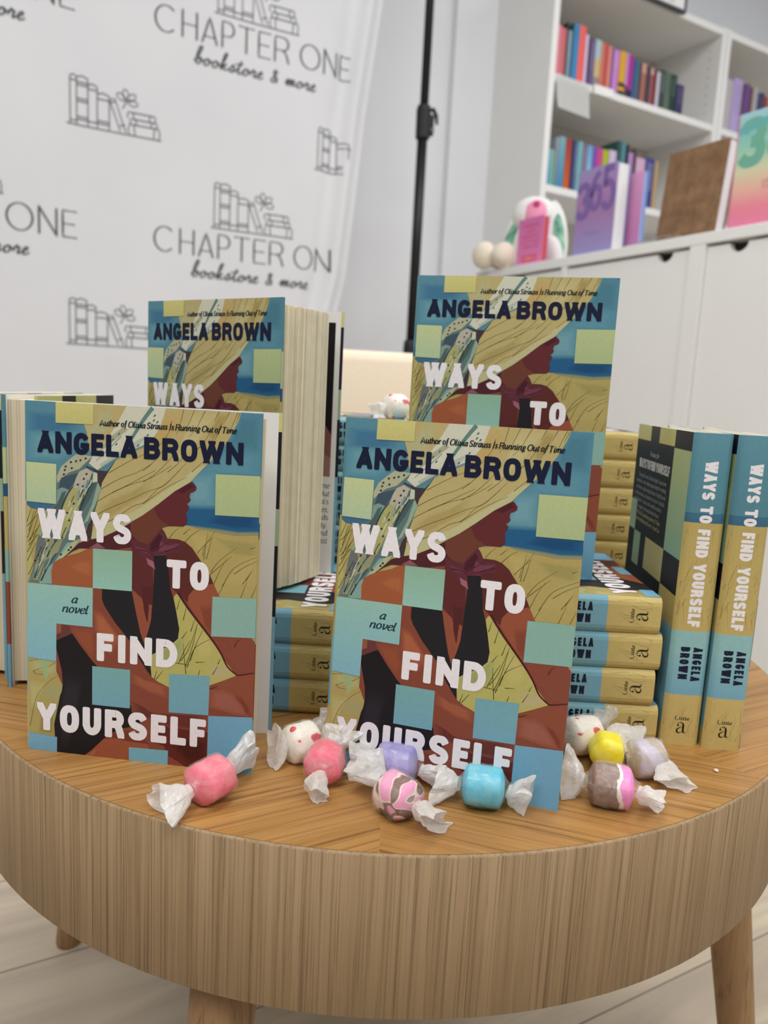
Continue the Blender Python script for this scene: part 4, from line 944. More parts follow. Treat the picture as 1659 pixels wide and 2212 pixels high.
for v_0, v_1, n in ((.29, .60, 34), (.84, .97, 10)):
    for i in range(n):
        s0 = rs.uniform(.001, BT - .001); v = rs.uniform(v_0, v_1 - .03); ln = rs.uniform(.015, .07); v2 = min(v + ln, v_1)
        s1 = min(max(s0 + rs.uniform(-.006, .002) * (v2 - v) / .05, .0008), BT - .0008)
        sa.ribbon([(s0, (1 - v) * BH), ((s0 + s1) / 2 + rs.uniform(-.0005, .0005), (1 - (v + v2) / 2) * BH), (s1, (1 - v2) * BH)], .00015, (128, 112, 58))
def down(base): return lambda x, y: (base + y, BH - x)
caps_line(sa, 'WAYS TO FIND YOURSELF', .085 * BH, 0, .605 * BH, .0082, LETTER, .27, .10, .52, rot=down(.0088))
caps_line(sa, 'ANGELA', .672 * BH, 0, .783 * BH, .0062, NAVY, .26, .2, .3, rot=down(.0150))
caps_line(sa, 'BROWN', .672 * BH, 0, .778 * BH, .0062, NAVY, .26, .2, .3, rot=down(.0066))
def logo(a, cx, zb, h, c):
    def wr(pts, ws):
        P = smooth(pts, 5); n = len(P) - 1
        a.ribbon([(cx + (x - .45) * h, zb + y * h) for x, y in P], lambda t: h * (ws[min(int(t * (len(ws) - 1)), len(ws) - 2)] * (1 - (t * (len(ws) - 1)) % 1 if t < 1 else 0) + ws[min(int(t * (len(ws) - 1)) + 1, len(ws) - 1)] * ((t * (len(ws) - 1)) % 1 if t < 1 else 1)), c, False)
    a.d += a.STEP
    wr([(.12, .72), (.2, .9), (.4, .97), (.58, .86), (.63, .66), (.63, .2), (.7, .04), (.88, .08)], (.06, .05, .06, .13, .17, .17, .10, .03))
    wr([(.62, .60), (.34, .50), (.12, .32), (.12, .10), (.30, 0), (.52, .10), (.63, .26)], (.03, .05, .14, .15, .09, .04, .02))
    a.disc(cx - .29 * h, zb + .70 * h, .09 * h, c)
logo(sa, BT / 2, (1 - .958) * BH, .0078, (30, 26, 24))
serif_line(sa, 'Little', BT / 2 - .0046, (1 - .914) * BH, BT / 2 + .0050, (44, 38, 30), .0034, 0, (.07, .16, R(10)))
bm = bmesh.new(); sa.out(bm, 0)
prof = [(spine_x(BT - s) + .0012, BT - s) for s in SCOLS]
inn = [(bm.verts.new((x, y, 0)), bm.verts.new((x, y, BH))) for x, y in prof]; outv = [(bm.verts.new((spine_x(BT - s), BT - s, 0)), bm.verts.new((spine_x(BT - s), BT - s, BH))) for s in SCOLS]
lay = bm.loops.layers.float_color['Col']
for i in range(len(SCOLS) - 1):
    bm.faces.new((inn[i][0], inn[i + 1][0], inn[i + 1][1], inn[i][1])).material_index = 1
    for e in (0, 1):
        f = bm.faces.new((inn[i][e], inn[i + 1][e], outv[i + 1][e], outv[i][e])); f.material_index = 0
        for lp in f.loops: lp[lay] = rgb((104, 156, 190) if e else (206, 190, 116), K_ALB)
bmesh.ops.remove_doubles(bm, verts=bm.verts, dist=1e-7)
ME_SPINE = mesh_bm('spine', bm, [M_JACKET, M_INNER])

# ---- page block
def block_mesh():
    bm = bmesh.new(); y0, y1 = BRD + .0002, BT - BRD - .0002; x1 = BW - .0045; z0, z1 = .0035, BH - .0035; n = 10; rows = []
    for i in range(n + 1):
        y = y0 + (y1 - y0) * i / n; q = 2 * i / n - 1; dx = -.0016 * (1 - q * q); sx = spine_x(y) + .0014
        rows.append([bm.verts.new((sx, y, z0)), bm.verts.new((x1 + dx, y, z0)), bm.verts.new((x1 + dx, y, z1)), bm.verts.new((sx, y, z1))])
    for a, b in zip(rows, rows[1:]):
        for k in range(4): bm.faces.new((a[k], b[k], b[(k + 1) % 4], a[(k + 1) % 4]))
    bm.faces.new(rows[0]); bm.faces.new(rows[-1][::-1]); return mesh_bm('page_block', bm, M_PAGES)
ME_BLOCK = block_mesh()
def fan_mesh(a0, a1):
    """block of a book standing open: leaves fanned round the spine"""
    bm = bmesh.new(); lay = bm.loops.layers.float_color.new('Col'); n = 120; y0, y1 = BRD, BT - BRD; z0, z1 = .0035, BH - .0035; r = random.Random(5); V = []
    for i in range(n + 1):
        t = i / n; y = y0 + (y1 - y0) * t; w = t ** 1.15 if t > .0 else 0
        a = a0 + (a1 - a0) * w; ln = BW - .0055 + r.uniform(-.0006, .0006) - (.0012 if t < .25 else 0)
        V.append([bm.verts.new((.0, y, z0)), bm.verts.new((ln * cos(a), y + ln * sin(a), z0 + r.uniform(0, .0003))), bm.verts.new((ln * cos(a), y + ln * sin(a), z1 - r.uniform(0, .0005))), bm.verts.new((.0, y, z1))])
    def put(vs, c):
        f = bm.faces.new(vs)
        for lp in f.loops: lp[lay] = rgb(c)
    tone = (216, 202, 170)
    for i, (a, b) in enumerate(zip(V, V[1:])):
        if r.random() < .55: k = r.uniform(.90, 1.05); h = r.uniform(-3, 4); tone = (min(232 * k, 244), min((222 + h) * k, 240), min((196 + 2 * h) * k, 230))
        put((a[1], b[1], b[2], a[2]), tone); put((a[3], a[2], b[2], b[3]), (222, 212, 186)); put((a[0], b[0], b[1], a[1]), (200, 188, 160))
    put(V[0], (206, 190, 158)); put(V[-1][::-1], (226, 216, 186)); return mesh_bm('page_block', bm, M_PAGEFAN)

def book(loc=(0, 0, 0), yaw=0.0, lean=0.0, back=0.0, label='', group=None, block=None, block_ang=0.0, flap=False, M=None):
    o = empty('hardcover_novel'); tag(o, label, 'book', group)
    if M is not None: o.matrix_world = M
    else: o.location = loc; o.rotation_euler = (-lean, 0, yaw)
    link('front_cover', ME_FRONT, o); link('spine', ME_SPINE, o)
    b = link('back_cover', ME_BACK_FLAP if flap else ME_BACK, o); b.location = (0, BT, 0); b.rotation_euler = (0, 0, back)
    p = link('page_block', block or ME_BLOCK, o); p.rotation_euler = (0, 0, block_ang)
    return o

# standing books
book((-.2142, .4518, 0), -.1234, .0204, .235, 'front left novel standing face out, its back cover slightly ajar', block_ang=.02)
book((-.0282, .4541, 0), -.3124, .0591, .26, 'front middle novel standing face out behind the lilac and blue taffies', block_ang=.02)
book((.0163, .5892, 4 * BT + .0002), -.2502, .0278, .22, 'hardcover novel standing face out on top of the four-book stack', block_ang=.02)
book((-.1969, .6331, 3 * BT + .0002), -.592, 0, .592 - .10, 'novel standing fanned open with pages showing on the three-book stack', block=fan_mesh(.06, .33), flap=True)
book((-.2698, .688, 0), R(-91.1), 0, 0, 'novel at the left standing with page edges forward, behind the front left novel')
book((-.3045, .706, 0), R(-91.1), 0, 0, 'novel cut off by the left photo border, only its white page edge showing')
book((.226, .5078, 0), R(90 - 4.0), 0, 0, 'upright novel showing black back cover and spine, beside the four-book stack')
book((.2537, .5038, 0), R(90 - 4.0), 0, 0, 'outermost right hardcover novel standing spine out at the table edge')

# stacks, spines to the front, tail ends to the right
ORD = ['bottom', 'second', 'third', 'fourth', 'fifth', 'sixth', 'seventh', 'eighth']
def stack(x, y, n, where, group, seed, yaw=0.0, drift=0.0):
    r = random.Random(seed)
    for k in range(n):
        a = yaw + r.uniform(-.012, .012); dx = r.uniform(-.0025, .0025); dy = r.uniform(-.0012, .0012)
        X = Vector((-sin(a), cos(a), 0)); Y = Vector((0, 0, -1)); Z = Vector((-cos(a), -sin(a), 0))
        M = Matrix((X, Y, Z)).transposed().to_4x4(); M.translation = (x + dx + drift * k, y + dy + SB, (k + 1) * BT + .0001 * k)
        pos = 'topmost' if k == n - 1 else ('bottom' if k == 0 else ORD[k] + ' from the bottom')
        book(M=M, label='novel lying flat, %s in %s' % (pos, where), group=group)
stack(-.0245, .5225, 3, 'the three-book stack behind the front left novel', 'novels in the front left stack', 11, -.01)
stack(.1966, .5081, 4, 'the stack of four beside the upright spines', 'novels in the front right stack', 12, -.005, -.0016)
stack(.014, .725, 8, 'the tall stack behind the fanned open novel', 'novels in the rear left stack', 13)
stack(.237, .715, 8, 'the tall stack behind the upright spines', 'novels in the rear right stack', 14)

# ================================================================== WRAPPED TAFFIES
def wax(name, cover, tint=(246, 244, 240), rough=0.30, gloss=.07):
    t = NT(name); nt = t.t; nt.nodes.remove(t.p)
    tr = t.n('BsdfTransparent'); df = t.n('BsdfDiffuse'); tl = t.n('BsdfTranslucent'); gl = t.n('BsdfGlossy')
    df.inputs[0].default_value = rgb(tint); tl.inputs[0].default_value = rgb(tint); gl.inputs['Roughness'].default_value = rough
    a = t.n('MixShader'); a.inputs[0].default_value = .42; t.l(df.outputs[0], a.inputs[1]); t.l(tl.outputs[0], a.inputs[2])
    b = t.n('MixShader'); b.inputs[0].default_value = gloss; t.l(a.outputs[0], b.inputs[1]); t.l(gl.outputs[0], b.inputs[2])
    c = t.n('MixShader'); t.l(tr.outputs[0], c.inputs[1]); t.l(b.outputs[0], c.inputs[2])
    nz = t.noise(t.coord(), 150, 3, .6, 1.5); mr = t.n('MapRange'); mr.inputs[1].default_value = .3; mr.inputs[2].default_value = .7
    mr.inputs[3].default_value = max(cover - .14, 0); mr.inputs[4].default_value = min(cover + .14, 1); t.l(nz, mr.inputs[0]); t.l(mr.outputs[0], c.inputs[0])
    t.l(c.outputs[0], t.out.inputs[0]); return t.m
M_FILM = wax('waxed paper over the sweet', .17, gloss=.16)
M_TWIST = wax('waxed paper twist', .80)

def sweet_mat(name, kind, cols):
    t = NT(name); t.set(.45, .35); p = t.p
    p.inputs['Subsurface Weight'].default_value = .12; p.inputs['Subsurface Radius'].default_value = (.004, .003, .002); p.inputs['Subsurface Scale'].default_value = .5
    v = t.coord()
    if kind == 'plain':
        c = t.ramp(t.noise(v, 120, 3), [(.35, rgb(cols[0])), (.65, rgb(cols[1]))])
    elif kind == 'flecks':
        n_ = t.noise(v, 120, 1, .3); c = t.ramp(n_, [(.60, rgb(cols[0])), (.64, rgb(cols[1]))])
    elif kind == 'marble':
        n_ = t.noise(v, 48, 1, .4, 1.2); c = t.ramp(n_, [(.46, rgb(cols[0])), (.48, rgb(cols[1])), (.50, rgb(cols[1])), (.52, rgb(cols[2])), (.60, rgb(cols[2])), (.63, rgb(cols[0]))])
    else:
        sp = t.n('SeparateXYZ'); t.l(v, sp.inputs[0]); n_ = t.noise(v, 90, 2)
        ad = t.n('Math'); ad.operation = 'MULTIPLY_ADD'; ad.inputs[1].default_value = 40.0; ad.inputs[2].default_value = .5; t.l(sp.outputs[0], ad.inputs[0])
        ad2 = t.n('Math'); ad2.operation = 'MULTIPLY_ADD'; ad2.inputs[1].default_value = .45; t.l(n_, ad2.inputs[0]); t.l(ad.outputs[0], ad2.inputs[2])
        c = t.ramp(ad2.outputs[0], [(.84, rgb(cols[0])), (.86, rgb(cols[1])), (.93, rgb(cols[1])), (.95, rgb(cols[2]))])
    t.base(c); t.bump(t.noise(v, 95, 2, .5, 1.2), .22, .0016); return t.m

def taffy(name_label, B, r, L, yaw, mat, ends, seed, tilt=0.0, sides=7, squash=1.0, film=True):
    rnd = random.Random(seed); root = empty('wrapped_taffy', (B[0], B[1], B[2])); root.rotation_euler = (0, 0, yaw); tag(root, name_label, 'sweet', 'wrapped taffies')
    ph = rnd.uniform(0, 6)
    def prof(t):   # blunt rounded roll
        e = abs(2 * t - 1); return (1 - e ** 7) ** .30
    def ring(x, rr, seg=28, jit=0.0, flat=1.0):
        out = []
        for k in range(seg):
            a = 2 * PI * k / seg; st_ = 2 * PI / sides; q = rr * (.45 + .55 * cos(st_ / 2) / cos(((a + ph) % st_) - st_ / 2)) * 1.06 * (1 + .03 * sin(2 * a + ph * 2))
            q *= 1 + jit * (noise.noise(Vector((cos(a) * 2.1 + seed, sin(a) * 2.1, x * 260))))
            out.append((x, q * cos(a) * flat, max(q * sin(a) * squash, -B[2] + .0003)))
        return out
    n = 14; RT = Matrix.Rotation(-tilt, 4, 'Y')
    bm = bmesh.new(); rows = []
    for i in range(n + 1):
        t = .004 + .992 * i / n; rows.append([bm.verts.new(RT @ Vector(p)) for p in ring((t - .5) * L, r * prof(t), jit=.05)])
    for a, b in zip(rows, rows[1:]):
        for k in range(28): bm.faces.new((a[k], a[(k + 1) % 28], b[(k + 1) % 28], b[k]))
    bm.faces.new(rows[0][::-1]); bm.faces.new(rows[-1])
    link('taffy', mesh_bm('taffy', bm, mat, True), root)
    if film:
        bm = bmesh.new(); rows = []; SG = 18; nf = 7
        for i in range(nf + 1):
            t = .004 + .992 * i / nf; rows.append([bm.verts.new(RT @ Vector((p[0] * (1 + rnd.uniform(-.05, .05)), p[1] * (1 + rnd.uniform(-.035, .045)), max(p[2] * (1 + rnd.uniform(-.035, .045)), -B[2] + .0002)))) for p in ring((t - .5) * L * 1.06, r * prof(t) * 1.04 + .0004, SG)])
        neck = .0036
        for sgn, e in ((-1, 0), (1, -1)):
            base = rows[e]; ce = Vector((sgn * (L * .52 + .0035), 0, 0)); extra = []
            for f in (.45, .8, 1.0):
                extra.append([bm.verts.new((RT @ (ce * f + Vector((sgn * L * .52, 0, 0)) * (1 - f))) + Vector((0, (RT.inverted() @ v.co).y, (RT.inverted() @ v.co).z)) * (1 - f) * .9 + Vector((0, neck * cos(2 * PI * k / SG), neck * sin(2 * PI * k / SG))) * f) for k, v in enumerate(base)])
            rows = (extra[::-1] + rows) if e == 0 else (rows + extra)
        for a, b in zip(rows, rows[1:]):
            for k in range(SG): bm.faces.new((a[k], a[(k + 1) % SG], b[(k + 1) % SG], b[k]))
        link('wrapper', mesh_bm('wrapper', bm, M_FILM, False), root)
    inv = Matrix.Rotation(-yaw, 3, 'Z')
    for sgn, e in ((-1, ends[0]), (1, ends[1])):
        if e is None: continue
        (tx, ty, tz), wid, spin, flat = e
        tip = inv @ Vector((tx - B[0], ty - B[1], tz - B[2])); start = RT @ Vector((sgn * (L * .5 - .001), 0, 0)); d = (tip - start)
        ln = d.length; d.normalize(); u = d.cross(Vector((0, 0, 1))).normalized(); w = u.cross(d)
        u, w = u * cos(spin) + w * sin(spin), w * cos(spin) - u * sin(spin)
        bm = bmesh.new(); rows = []; seg = 30; kx = rnd.choice((3, 4)); p1 = rnd.uniform(0, 6); mid = start + d * min(.0045, ln * .3)
        steps = 9
        for i in range(steps + 1):
            t = i / steps; rr = .0036 + (wid * 1.45 - .0036) * max(0, (t - .10) / .90) ** .60; row = []
            for k in range(seg):
                a = 2 * PI * k / seg
                pl = 1 + t * (.20 * sin(kx * a + p1 + t * 1.5) + .10 * sin(7 * a + 2 * p1)) + .10 * noise.noise(Vector((cos(a) * 3, sin(a) * 3, t * 5 + seed)))
                fl = 1 - (1 - flat) * min(1, t * 2.0); le = ln * (t + t * t * .13 * sin(2 * a + p1) + t * t * .05 * sin(5 * a))
                q = mid + d * (le - .001) + u * (rr * pl * cos(a)) + w * (rr * pl * sin(a) * fl) + w * (.0018 * t * sin(3 * cos(a) + p1 + 2 * t))
                q.z = max(q.z, -B[2] + .0004 + .0002 * (k % 3)); row.append(bm.verts.new(q))
            rows.append(row)
        for a, b in zip(rows, rows[1:]):
            for k in range(seg): bm.faces.new((a[k], a[(k + 1) % seg], b[(k + 1) % seg], b[k]))
        link('wrapper_twist', mesh_bm('wrapper_twist', bm, M_TWIST, False), root)
    return root
S_PINK = sweet_mat('pink taffy', 'plain', [(250, 112, 132), (255, 138, 152)])
S_PURPLE = sweet_mat('lilac taffy', 'plain', [(146, 136, 196), (168, 158, 212)])
S_BLUE = sweet_mat('blue taffy', 'plain', [(84, 190, 216), (112, 206, 226)])
S_YELLOW = sweet_mat('yellow taffy', 'plain', [(246, 226, 40), (250, 236, 110)])
S_GREY = sweet_mat('greyish lilac taffy', 'marble', [(206, 196, 210), (196, 186, 200), (190, 176, 150)])
S_FLECK = sweet_mat('white taffy with red flecks', 'flecks', [(246, 238, 226), (214, 40, 58)])
S_MARBLE = sweet_mat('pink and brown marbled taffy', 'marble', [(246, 166, 204), (244, 226, 214), (134, 100, 88)])
S_TRI = sweet_mat('brown white and pink taffy', 'bands', [(138, 106, 92), (246, 238, 226), (246, 138, 204)])
T_ = taffy
T_('pink taffy in front of the front left novel', (-.0895, .4035, .0118), .0118, .0225, R(58), S_PINK, [((-.1080, .3835, .008), .0085, .5, .6), ((-.0760, .4290, .0145), .0105, 1.0, .45)], 1, sides=6)
T_('white red-flecked taffy between the two front novels, left of a pink one', (-.0445, .4565, .0115), .0115, .0215, R(40), S_FLECK, [((-.0590, .4440, .0125), .0105, 1.3, .35), ((-.0320, .4740, .0165), .0100, .9, .5)], 2)
T_('pink taffy lying nose-on between the two front novels', (-.0275, .4320, .0115), .0112, .0220, R(-97), S_PINK, [((-.0225, .4530, .0165), .0105, .4, .6), ((-.0295, .4065, .0060), .0080, 1.2, .4)], 3, sides=6)
T_('lilac taffy touching the cover of the front middle novel', (.0150, .4335, .0120), .0116, .0250, R(-14), S_PURPLE, [((-.0085, .4420, .0120), .0070, .3, .6), ((.0400, .4265, .0080), .0070, .8, .5)], 4)
T_('pink and brown marbled taffy closest to the front table edge', (.0160, .3985, .0115), .0115, .0230, R(-48), S_MARBLE, [((-.0020, .4220, .0140), .0085, .2, .6), ((.0345, .3800, .0085), .0125, .7, .3)], 5, sides=5)
T_('sky blue taffy in front of the front middle novel', (.0650, .4120, .0118), .0118, .0240, R(-8), S_BLUE, [((.0420, .4180, .0095), .0085, .6, .55), ((.0870, .4075, .0085), .0105, 1.3, .4)], 6, sides=6)
T_('white red-flecked taffy by the bottom of the four-book stack', (.1395, .4860, .0125), .0125, .0240, R(20), S_FLECK, [None, ((.1560, .4960, .0230), .0105, .9, .35)], 7)
T_('yellow taffy in the cluster at right', (.1500, .4640, .0130), .0108, .0220, R(78), S_YELLOW, [None, ((.1600, .4840, .0100), .0080, .4, .5)], 8, sides=5, film=False)
T_('greyish lilac taffy at the right end of the cluster', (.1735, .4590, .0115), .0115, .0225, R(14), S_GREY, [((.1640, .4790, .0160), .0095, .3, .5), ((.1860, .4420, .0070), .0090, .2, .35)], 9)
T_('brown white and pink taffy at the front of the right cluster', (.1405, .4210, .0120), .0120, .0255, R(-12), S_TRI, [((.1185, .4300, .0110), .0115, 1.2, .45), ((.1640, .4110, .0085), .0120, .6, .35)], 10, sides=6)
T_('white red-flecked taffy on top of the rear left stack', (.0060, .7530, 8 * BT + .0125), .0115, .0220, R(35), S_FLECK, [((-.012, .742, 8 * BT + .010), .0080, .4, .5), ((.021, .766, 8 * BT + .014), .0085, .9, .5)], 12)
bm = bmesh.new(); bmesh.ops.create_icosphere(bm, subdivisions=2, radius=.0016)
for v in bm.verts: v.co *= 1 + .3 * noise.noise(v.co * 900); v.co.z *= .6
o = link('candy_crumb', mesh_bm('candy_crumb', bm, plain('pale pink crumb', (240, 214, 212), .7), True)); o.location = (.2236, .4688, .0009); tag(o, 'tiny pale pink crumb alone on the table near the right rim', 'crumb')

# ================================================================== PRINTED BACKDROP ON ITS STAND
B_N = -2.132; B_S = .777
def edge_s(z):
    pts = [(-.45, .16), (.43, .249), (.557, .278), (1.02, .323), (1.34, .366), (1.9, .42)]
    for (z0, s0), (z1, s1) in zip(pts, pts[1:]):
        if z <= z1: return s0 + (s1 - s0) * (z - z0) / (z1 - z0)
    return pts[-1][1]
def fold_s(z): return edge_s(z) - .040 - .030 * max(0, 1.0 - z)
def cloth_n(s, z):
    w = .006 * sin(s * 7 + z * .8) + .003 * sin(s * 17 - z * 2.0 + 1) + .0016 * noise.noise(Vector((s * 5, z * 3, 0)))
    e = (edge_s(z) - s); w += .020 * math.exp(-((e - .045) / .022) ** 2) - .012 * math.exp(-((e - .085) / .03) ** 2)
    return w + .0012 * math.exp(-((z - .553 + .02 * s) / .004) ** 2) + .0015 * math.exp(-((s + .38) / .006) ** 2)
banner = empty('printed_backdrop'); banner.matrix_world = roomM(B_S, B_N); tag(banner, 'white fabric backdrop printed with bookstore lettering and book drawings', 'banner')
bm = bmesh.new(); NS, NZ = 130, 90; g = []
for j in range(NZ + 1):
    z = -.36 + (1.90 + .36) * j / NZ; row = []
    for i in range(NS + 1):
        e = edge_s(z); t = i / NS; s = -1.5 + (e + 1.5) * (1 - (1 - t) ** 1.6); row.append(bm.verts.new((s, -cloth_n(s, z), z)))
    g.append(row)
for a, b in zip(g, g[1:]):
    for i in range(NS): bm.faces.new((a[i], a[i + 1], b[i + 1], b[i]))
t = NT('white backdrop cloth'); t.set(.9, .1); t.base(t.ramp(t.noise(t.coord(), 3.0, 4), [(.3, rgb((216, 217, 221))), (.7, rgb((223, 224, 227)))])); t.bump(t.noise(t.coord(), 9, 3), .25, .004); M_CLOTH = t.m
me_cloth = mesh_bm('fabric', bm, [M_CLOTH, M_CLOTHPRINT], True)
INK = (84, 88, 90)
pa = Art(lambda s, z, d: (s, -cloth_n(s, z) - .0012 - d, z))
_pa_add = pa.add
def clip_add(pts, c, c2=None, bump=True, tri=None):
    if all(p[0] < fold_s(p[1]) for p in pts): _pa_add(pts, c, c2, bump, tri)
pa.add = clip_add
def dens(pts, step=.012):
    out = [pts[0]]
    for a, b in zip(pts, pts[1:]):
        n = max(1, int(math.hypot(b[0] - a[0], b[1] - a[1]) / step))
        out += [(a[0] + (b[0] - a[0]) * i / n, a[1] + (b[1] - a[1]) * i / n) for i in range(1, n + 1)]
    return out
def books_logo(x, y, k, ink, wd=.0022):
    def L(*p): pa.ribbon(dens([(x + a * k, y + b * k) for a, b in p]), wd, ink)
    L((-.02, 0), (1.02, 0))
    for x0, x1, h, bands in ((.02, .09, .5, (.04, .46)), (.09, .21, .5, (.06, .09, .25, .28, .42, .45)), (.21, .31, .44, (.06, .4)), (.31, .44, .37, (.06, .09, .32))):
        L((x0, 0), (x0, h)); L((x1, 0), (x1, h)); L((x0, h), ((x0 + x1) / 2, h + .02), (x1, h))
        for b in bands: L((x0, b), (x1, b))
    L((.56, .02), (.44, .34), (.50, .36), (.62, .02)); L((.555, .08), (.61, .1)); L((.45, .31), (.51, .33))
    for y0, y1, x0, x1 in ((0, .12, .66, .99), (.12, .18, .68, .96), (.18, .25, .65, .94)):
        L((x0, y0), (x0 - .015, (y0 + y1) / 2), (x0, y1), (x1, y1)); L((x1, y1), (x1 + .012, (y0 + y1) / 2), (x1, y0)); L((x0 + .06, y0), (x0 + .05, y1)); L((x1 - .06, y0), (x1 - .05, y1))
    for a in (100, 40, -10, 150):
        ca, sa_ = cos(R(a)), sin(R(a)); pa.ribbon([(x + k * (.63 + .07 * ca + .055 * cos(q) * ca - .032 * sin(q) * sa_), y + k * (.36 + .07 * sa_ + .055 * cos(q) * sa_ + .032 * sin(q) * ca)) for q in [i * PI / 7 for i in range(15)]], wd * .9, ink)
    L((.63, .36), (.60, .30), (.585, .27))
def banner_caps(text, x0, y0, x1, h, ink):
    tot = sum(.30 if ch == ' ' else {'I': .2, 'C': .80, 'O': .86}.get(ch, CAPS[ch][0] * .86) + .22 for ch in text) - .22; k = (x1 - x0) / tot; x = x0
    for ch in text:
        if ch == ' ': x += .30 * k; continue
        w = {'C': .80, 'O': .86}.get(ch, CAPS[ch][0] * .86) * k
        for st in CAPS[ch][1]:
            if ch == 'O': st = arc(.5, .5, .5, .5, 0, 360, 36)
            P = dens([(x + a * w, y0 + b * h) for a, b in st]); pa.ribbon(P, None, ink, True, (h * .028, h * .076, R(4)))
            for q in (P[0], P[-1]): pa.disc(q[0], q[1], h * .035, ink, 8, True)
        x += w + .22 * k
SCRIPT = {
 'b': (.42, [(0, .1), (.16, .5), (.24, .9), (.14, .95), (.08, .5), (.1, .08), (.22, 0), (.32, .18), (.24, .36), (.2, .26), (.42, .22)]),
 'o': (.40, [(0, .22), (.2, .38), (.08, .3), (.06, .06), (.18, 0), (.28, .14), (.22, .36), (.28, .28), (.40, .24)]),
 'k': (.44, [(0, .1), (.16, .55), (.22, .9), (.13, .9), (.08, .4), (.06, 0), (.12, .22), (.28, .36), (.2, .2), (.12, .18), (.28, .02), (.44, .14)]),
 's': (.34, [(0, .08), (.16, .40), (.2, .34), (.24, .1), (.14, 0), (.06, .06), (.2, .02), (.34, .14)]),
 't': (.32, [(0, .1), (.16, .5), (.18, .72), (.12, .3), (.14, .04), (.22, 0), (.32, .14)]),
 'r': (.32, [(0, .1), (.1, .42), (.16, .32), (.24, .34), (.2, .12), (.24, 0), (.32, .12)]),
 'e': (.34, [(0, .1), (.16, .2), (.24, .32), (.16, .4), (.08, .24), (.1, .04), (.2, 0), (.34, .12)]),
 'm': (.56, [(0, .1), (.08, .38), (.1, 0), (.2, .36), (.26, .3), (.26, 0), (.36, .36), (.42, .3), (.42, .04), (.56, .12)]),
 '&': (.44, [(.36, .3), (.2, 0), (.06, .12), (.2, .38), (.26, .6), (.16, .7), (.12, .56), (.22, .3), (.36, 0)])}
def banner_script(text, x0, y0, x1, h, ink):
    tot = sum(.34 if ch == ' ' else SCRIPT[ch][0] for ch in text); k = (x1 - x0) / tot; x = x0
    for ch in text:
        if ch == ' ': x += .34 * k; continue
        pts = smooth([(x + a * k + b * h * .22, y0 + b * h) for a, b in SCRIPT[ch][1]], 5); pa.ribbon(pts, None, ink, True, (h * .055, h * .115, R(20)))
        if ch == 't': pa.ribbon([(x + .02 * k, y0 + h * .50), (x + .4 * k, y0 + h * .56)], h * .06, ink)
        x += SCRIPT[ch][0] * k
for cx, zb in ((-.008, 1.098), (-.008, .565), (-.746, 1.092), (-.746, .568), (-.746, .03)):
    banner_caps('CHAPTER ONE', cx - .272, zb, cx + .274, .062, INK)
    banner_script('bookstore & more', cx - .175, zb - .055, cx + .165, .044, INK)
    books_logo(cx - .118, zb + .078, .226, INK)
for x, z in ((-.487, .836), (.167, .842), (-.494, .309), (-1.14, .84), (-.487, 1.36), (.16, .312)): books_logo(x, z, .219, INK, .0021)
bm = bmesh.new(); bm.from_mesh(me_cloth); pa.out(bm, 1); bm.to_mesh(me_cloth); bm.free()
link('fabric', me_cloth, banner)
stand = empty('backdrop_stand'); stand.matrix_world = roomM(B_S + .527, B_N - .012, FLOOR_Z); tag(stand, 'black telescopic backdrop stand upright with a clamp, right of the printed banner', 'stand')
Z0 = -FLOOR_Z
bm = bmesh.new(); bm_tube(bm, [(0, 0, .10), (0, 0, .62)], .0185, 20); link('pole', mesh_bm('pole', bm, M_BLACK, True), stand)
bm = bmesh.new(); bm_tube(bm, [(0, 0, .80), (0, 0, 1.45)], .0155, 20); link('pole', mesh_bm('pole', bm, M_BLACK, True), stand)
bm = bmesh.new(); bm_tube(bm, [(0, 0, 1.44), (0, 0, 2.42)], .0130, 20); link('pole', mesh_bm('pole', bm, M_BLACK, True), stand)
bm = bmesh.new(); bm_lathe(bm, [(.0155, .600), (.0235, .602), (.0235, .795), (.0215, .812), (.0155, .815)], 24); link('collar', mesh_bm('collar', bm, M_BLACKPLASTIC, True), stand)
bm = bmesh.new(); bm_lathe(bm, [(.0135, 1.415), (.0215, 1.418), (.0225, 1.50), (.019, 1.512), (.0135, 1.514)], 24); bm_box(bm, (.012, -.010, 1.43), (.034, .010, 1.49), bev=.003)
cl = link('clamp', mesh_bm('clamp', bm, M_BLACKPLASTIC), stand)
bm = bmesh.new(); bm_tube(bm, [(.022, 0, 1.505), (.034, 0, 1.508), (.046, 0, 1.492), (.050, 0, 1.468)], [.006, .007, .006, .004], 10); link('clamp_lever', mesh_bm('clamp_lever', bm, M_BLACKPLASTIC, True), cl)
bm = bmesh.new(); bm_tube(bm, [(.026, -.016, 1.445), (.026, .016, 1.445)], .006, 10); link('clamp_bolt', mesh_bm('clamp_bolt', bm, plain('grey metal', (150, 150, 154), .3, .5, .05, 50, 1.0), True), cl)
for k in range(3):
    a = R(90 + 120 * k); bm = bmesh.new(); bm_tube(bm, [(.02 * cos(a), .02 * sin(a), .34), (.20 * cos(a), .20 * sin(a), .012)], .009, 10); link('leg', mesh_bm('leg', bm, M_BLACK, True), stand)
bm = bmesh.new(); bm_tube(bm, [(-2.3, .012, 2.40), (.03, .012, 2.40)], .012, 14); link('crossbar', mesh_bm('crossbar', bm, M_BLACK, True), stand)

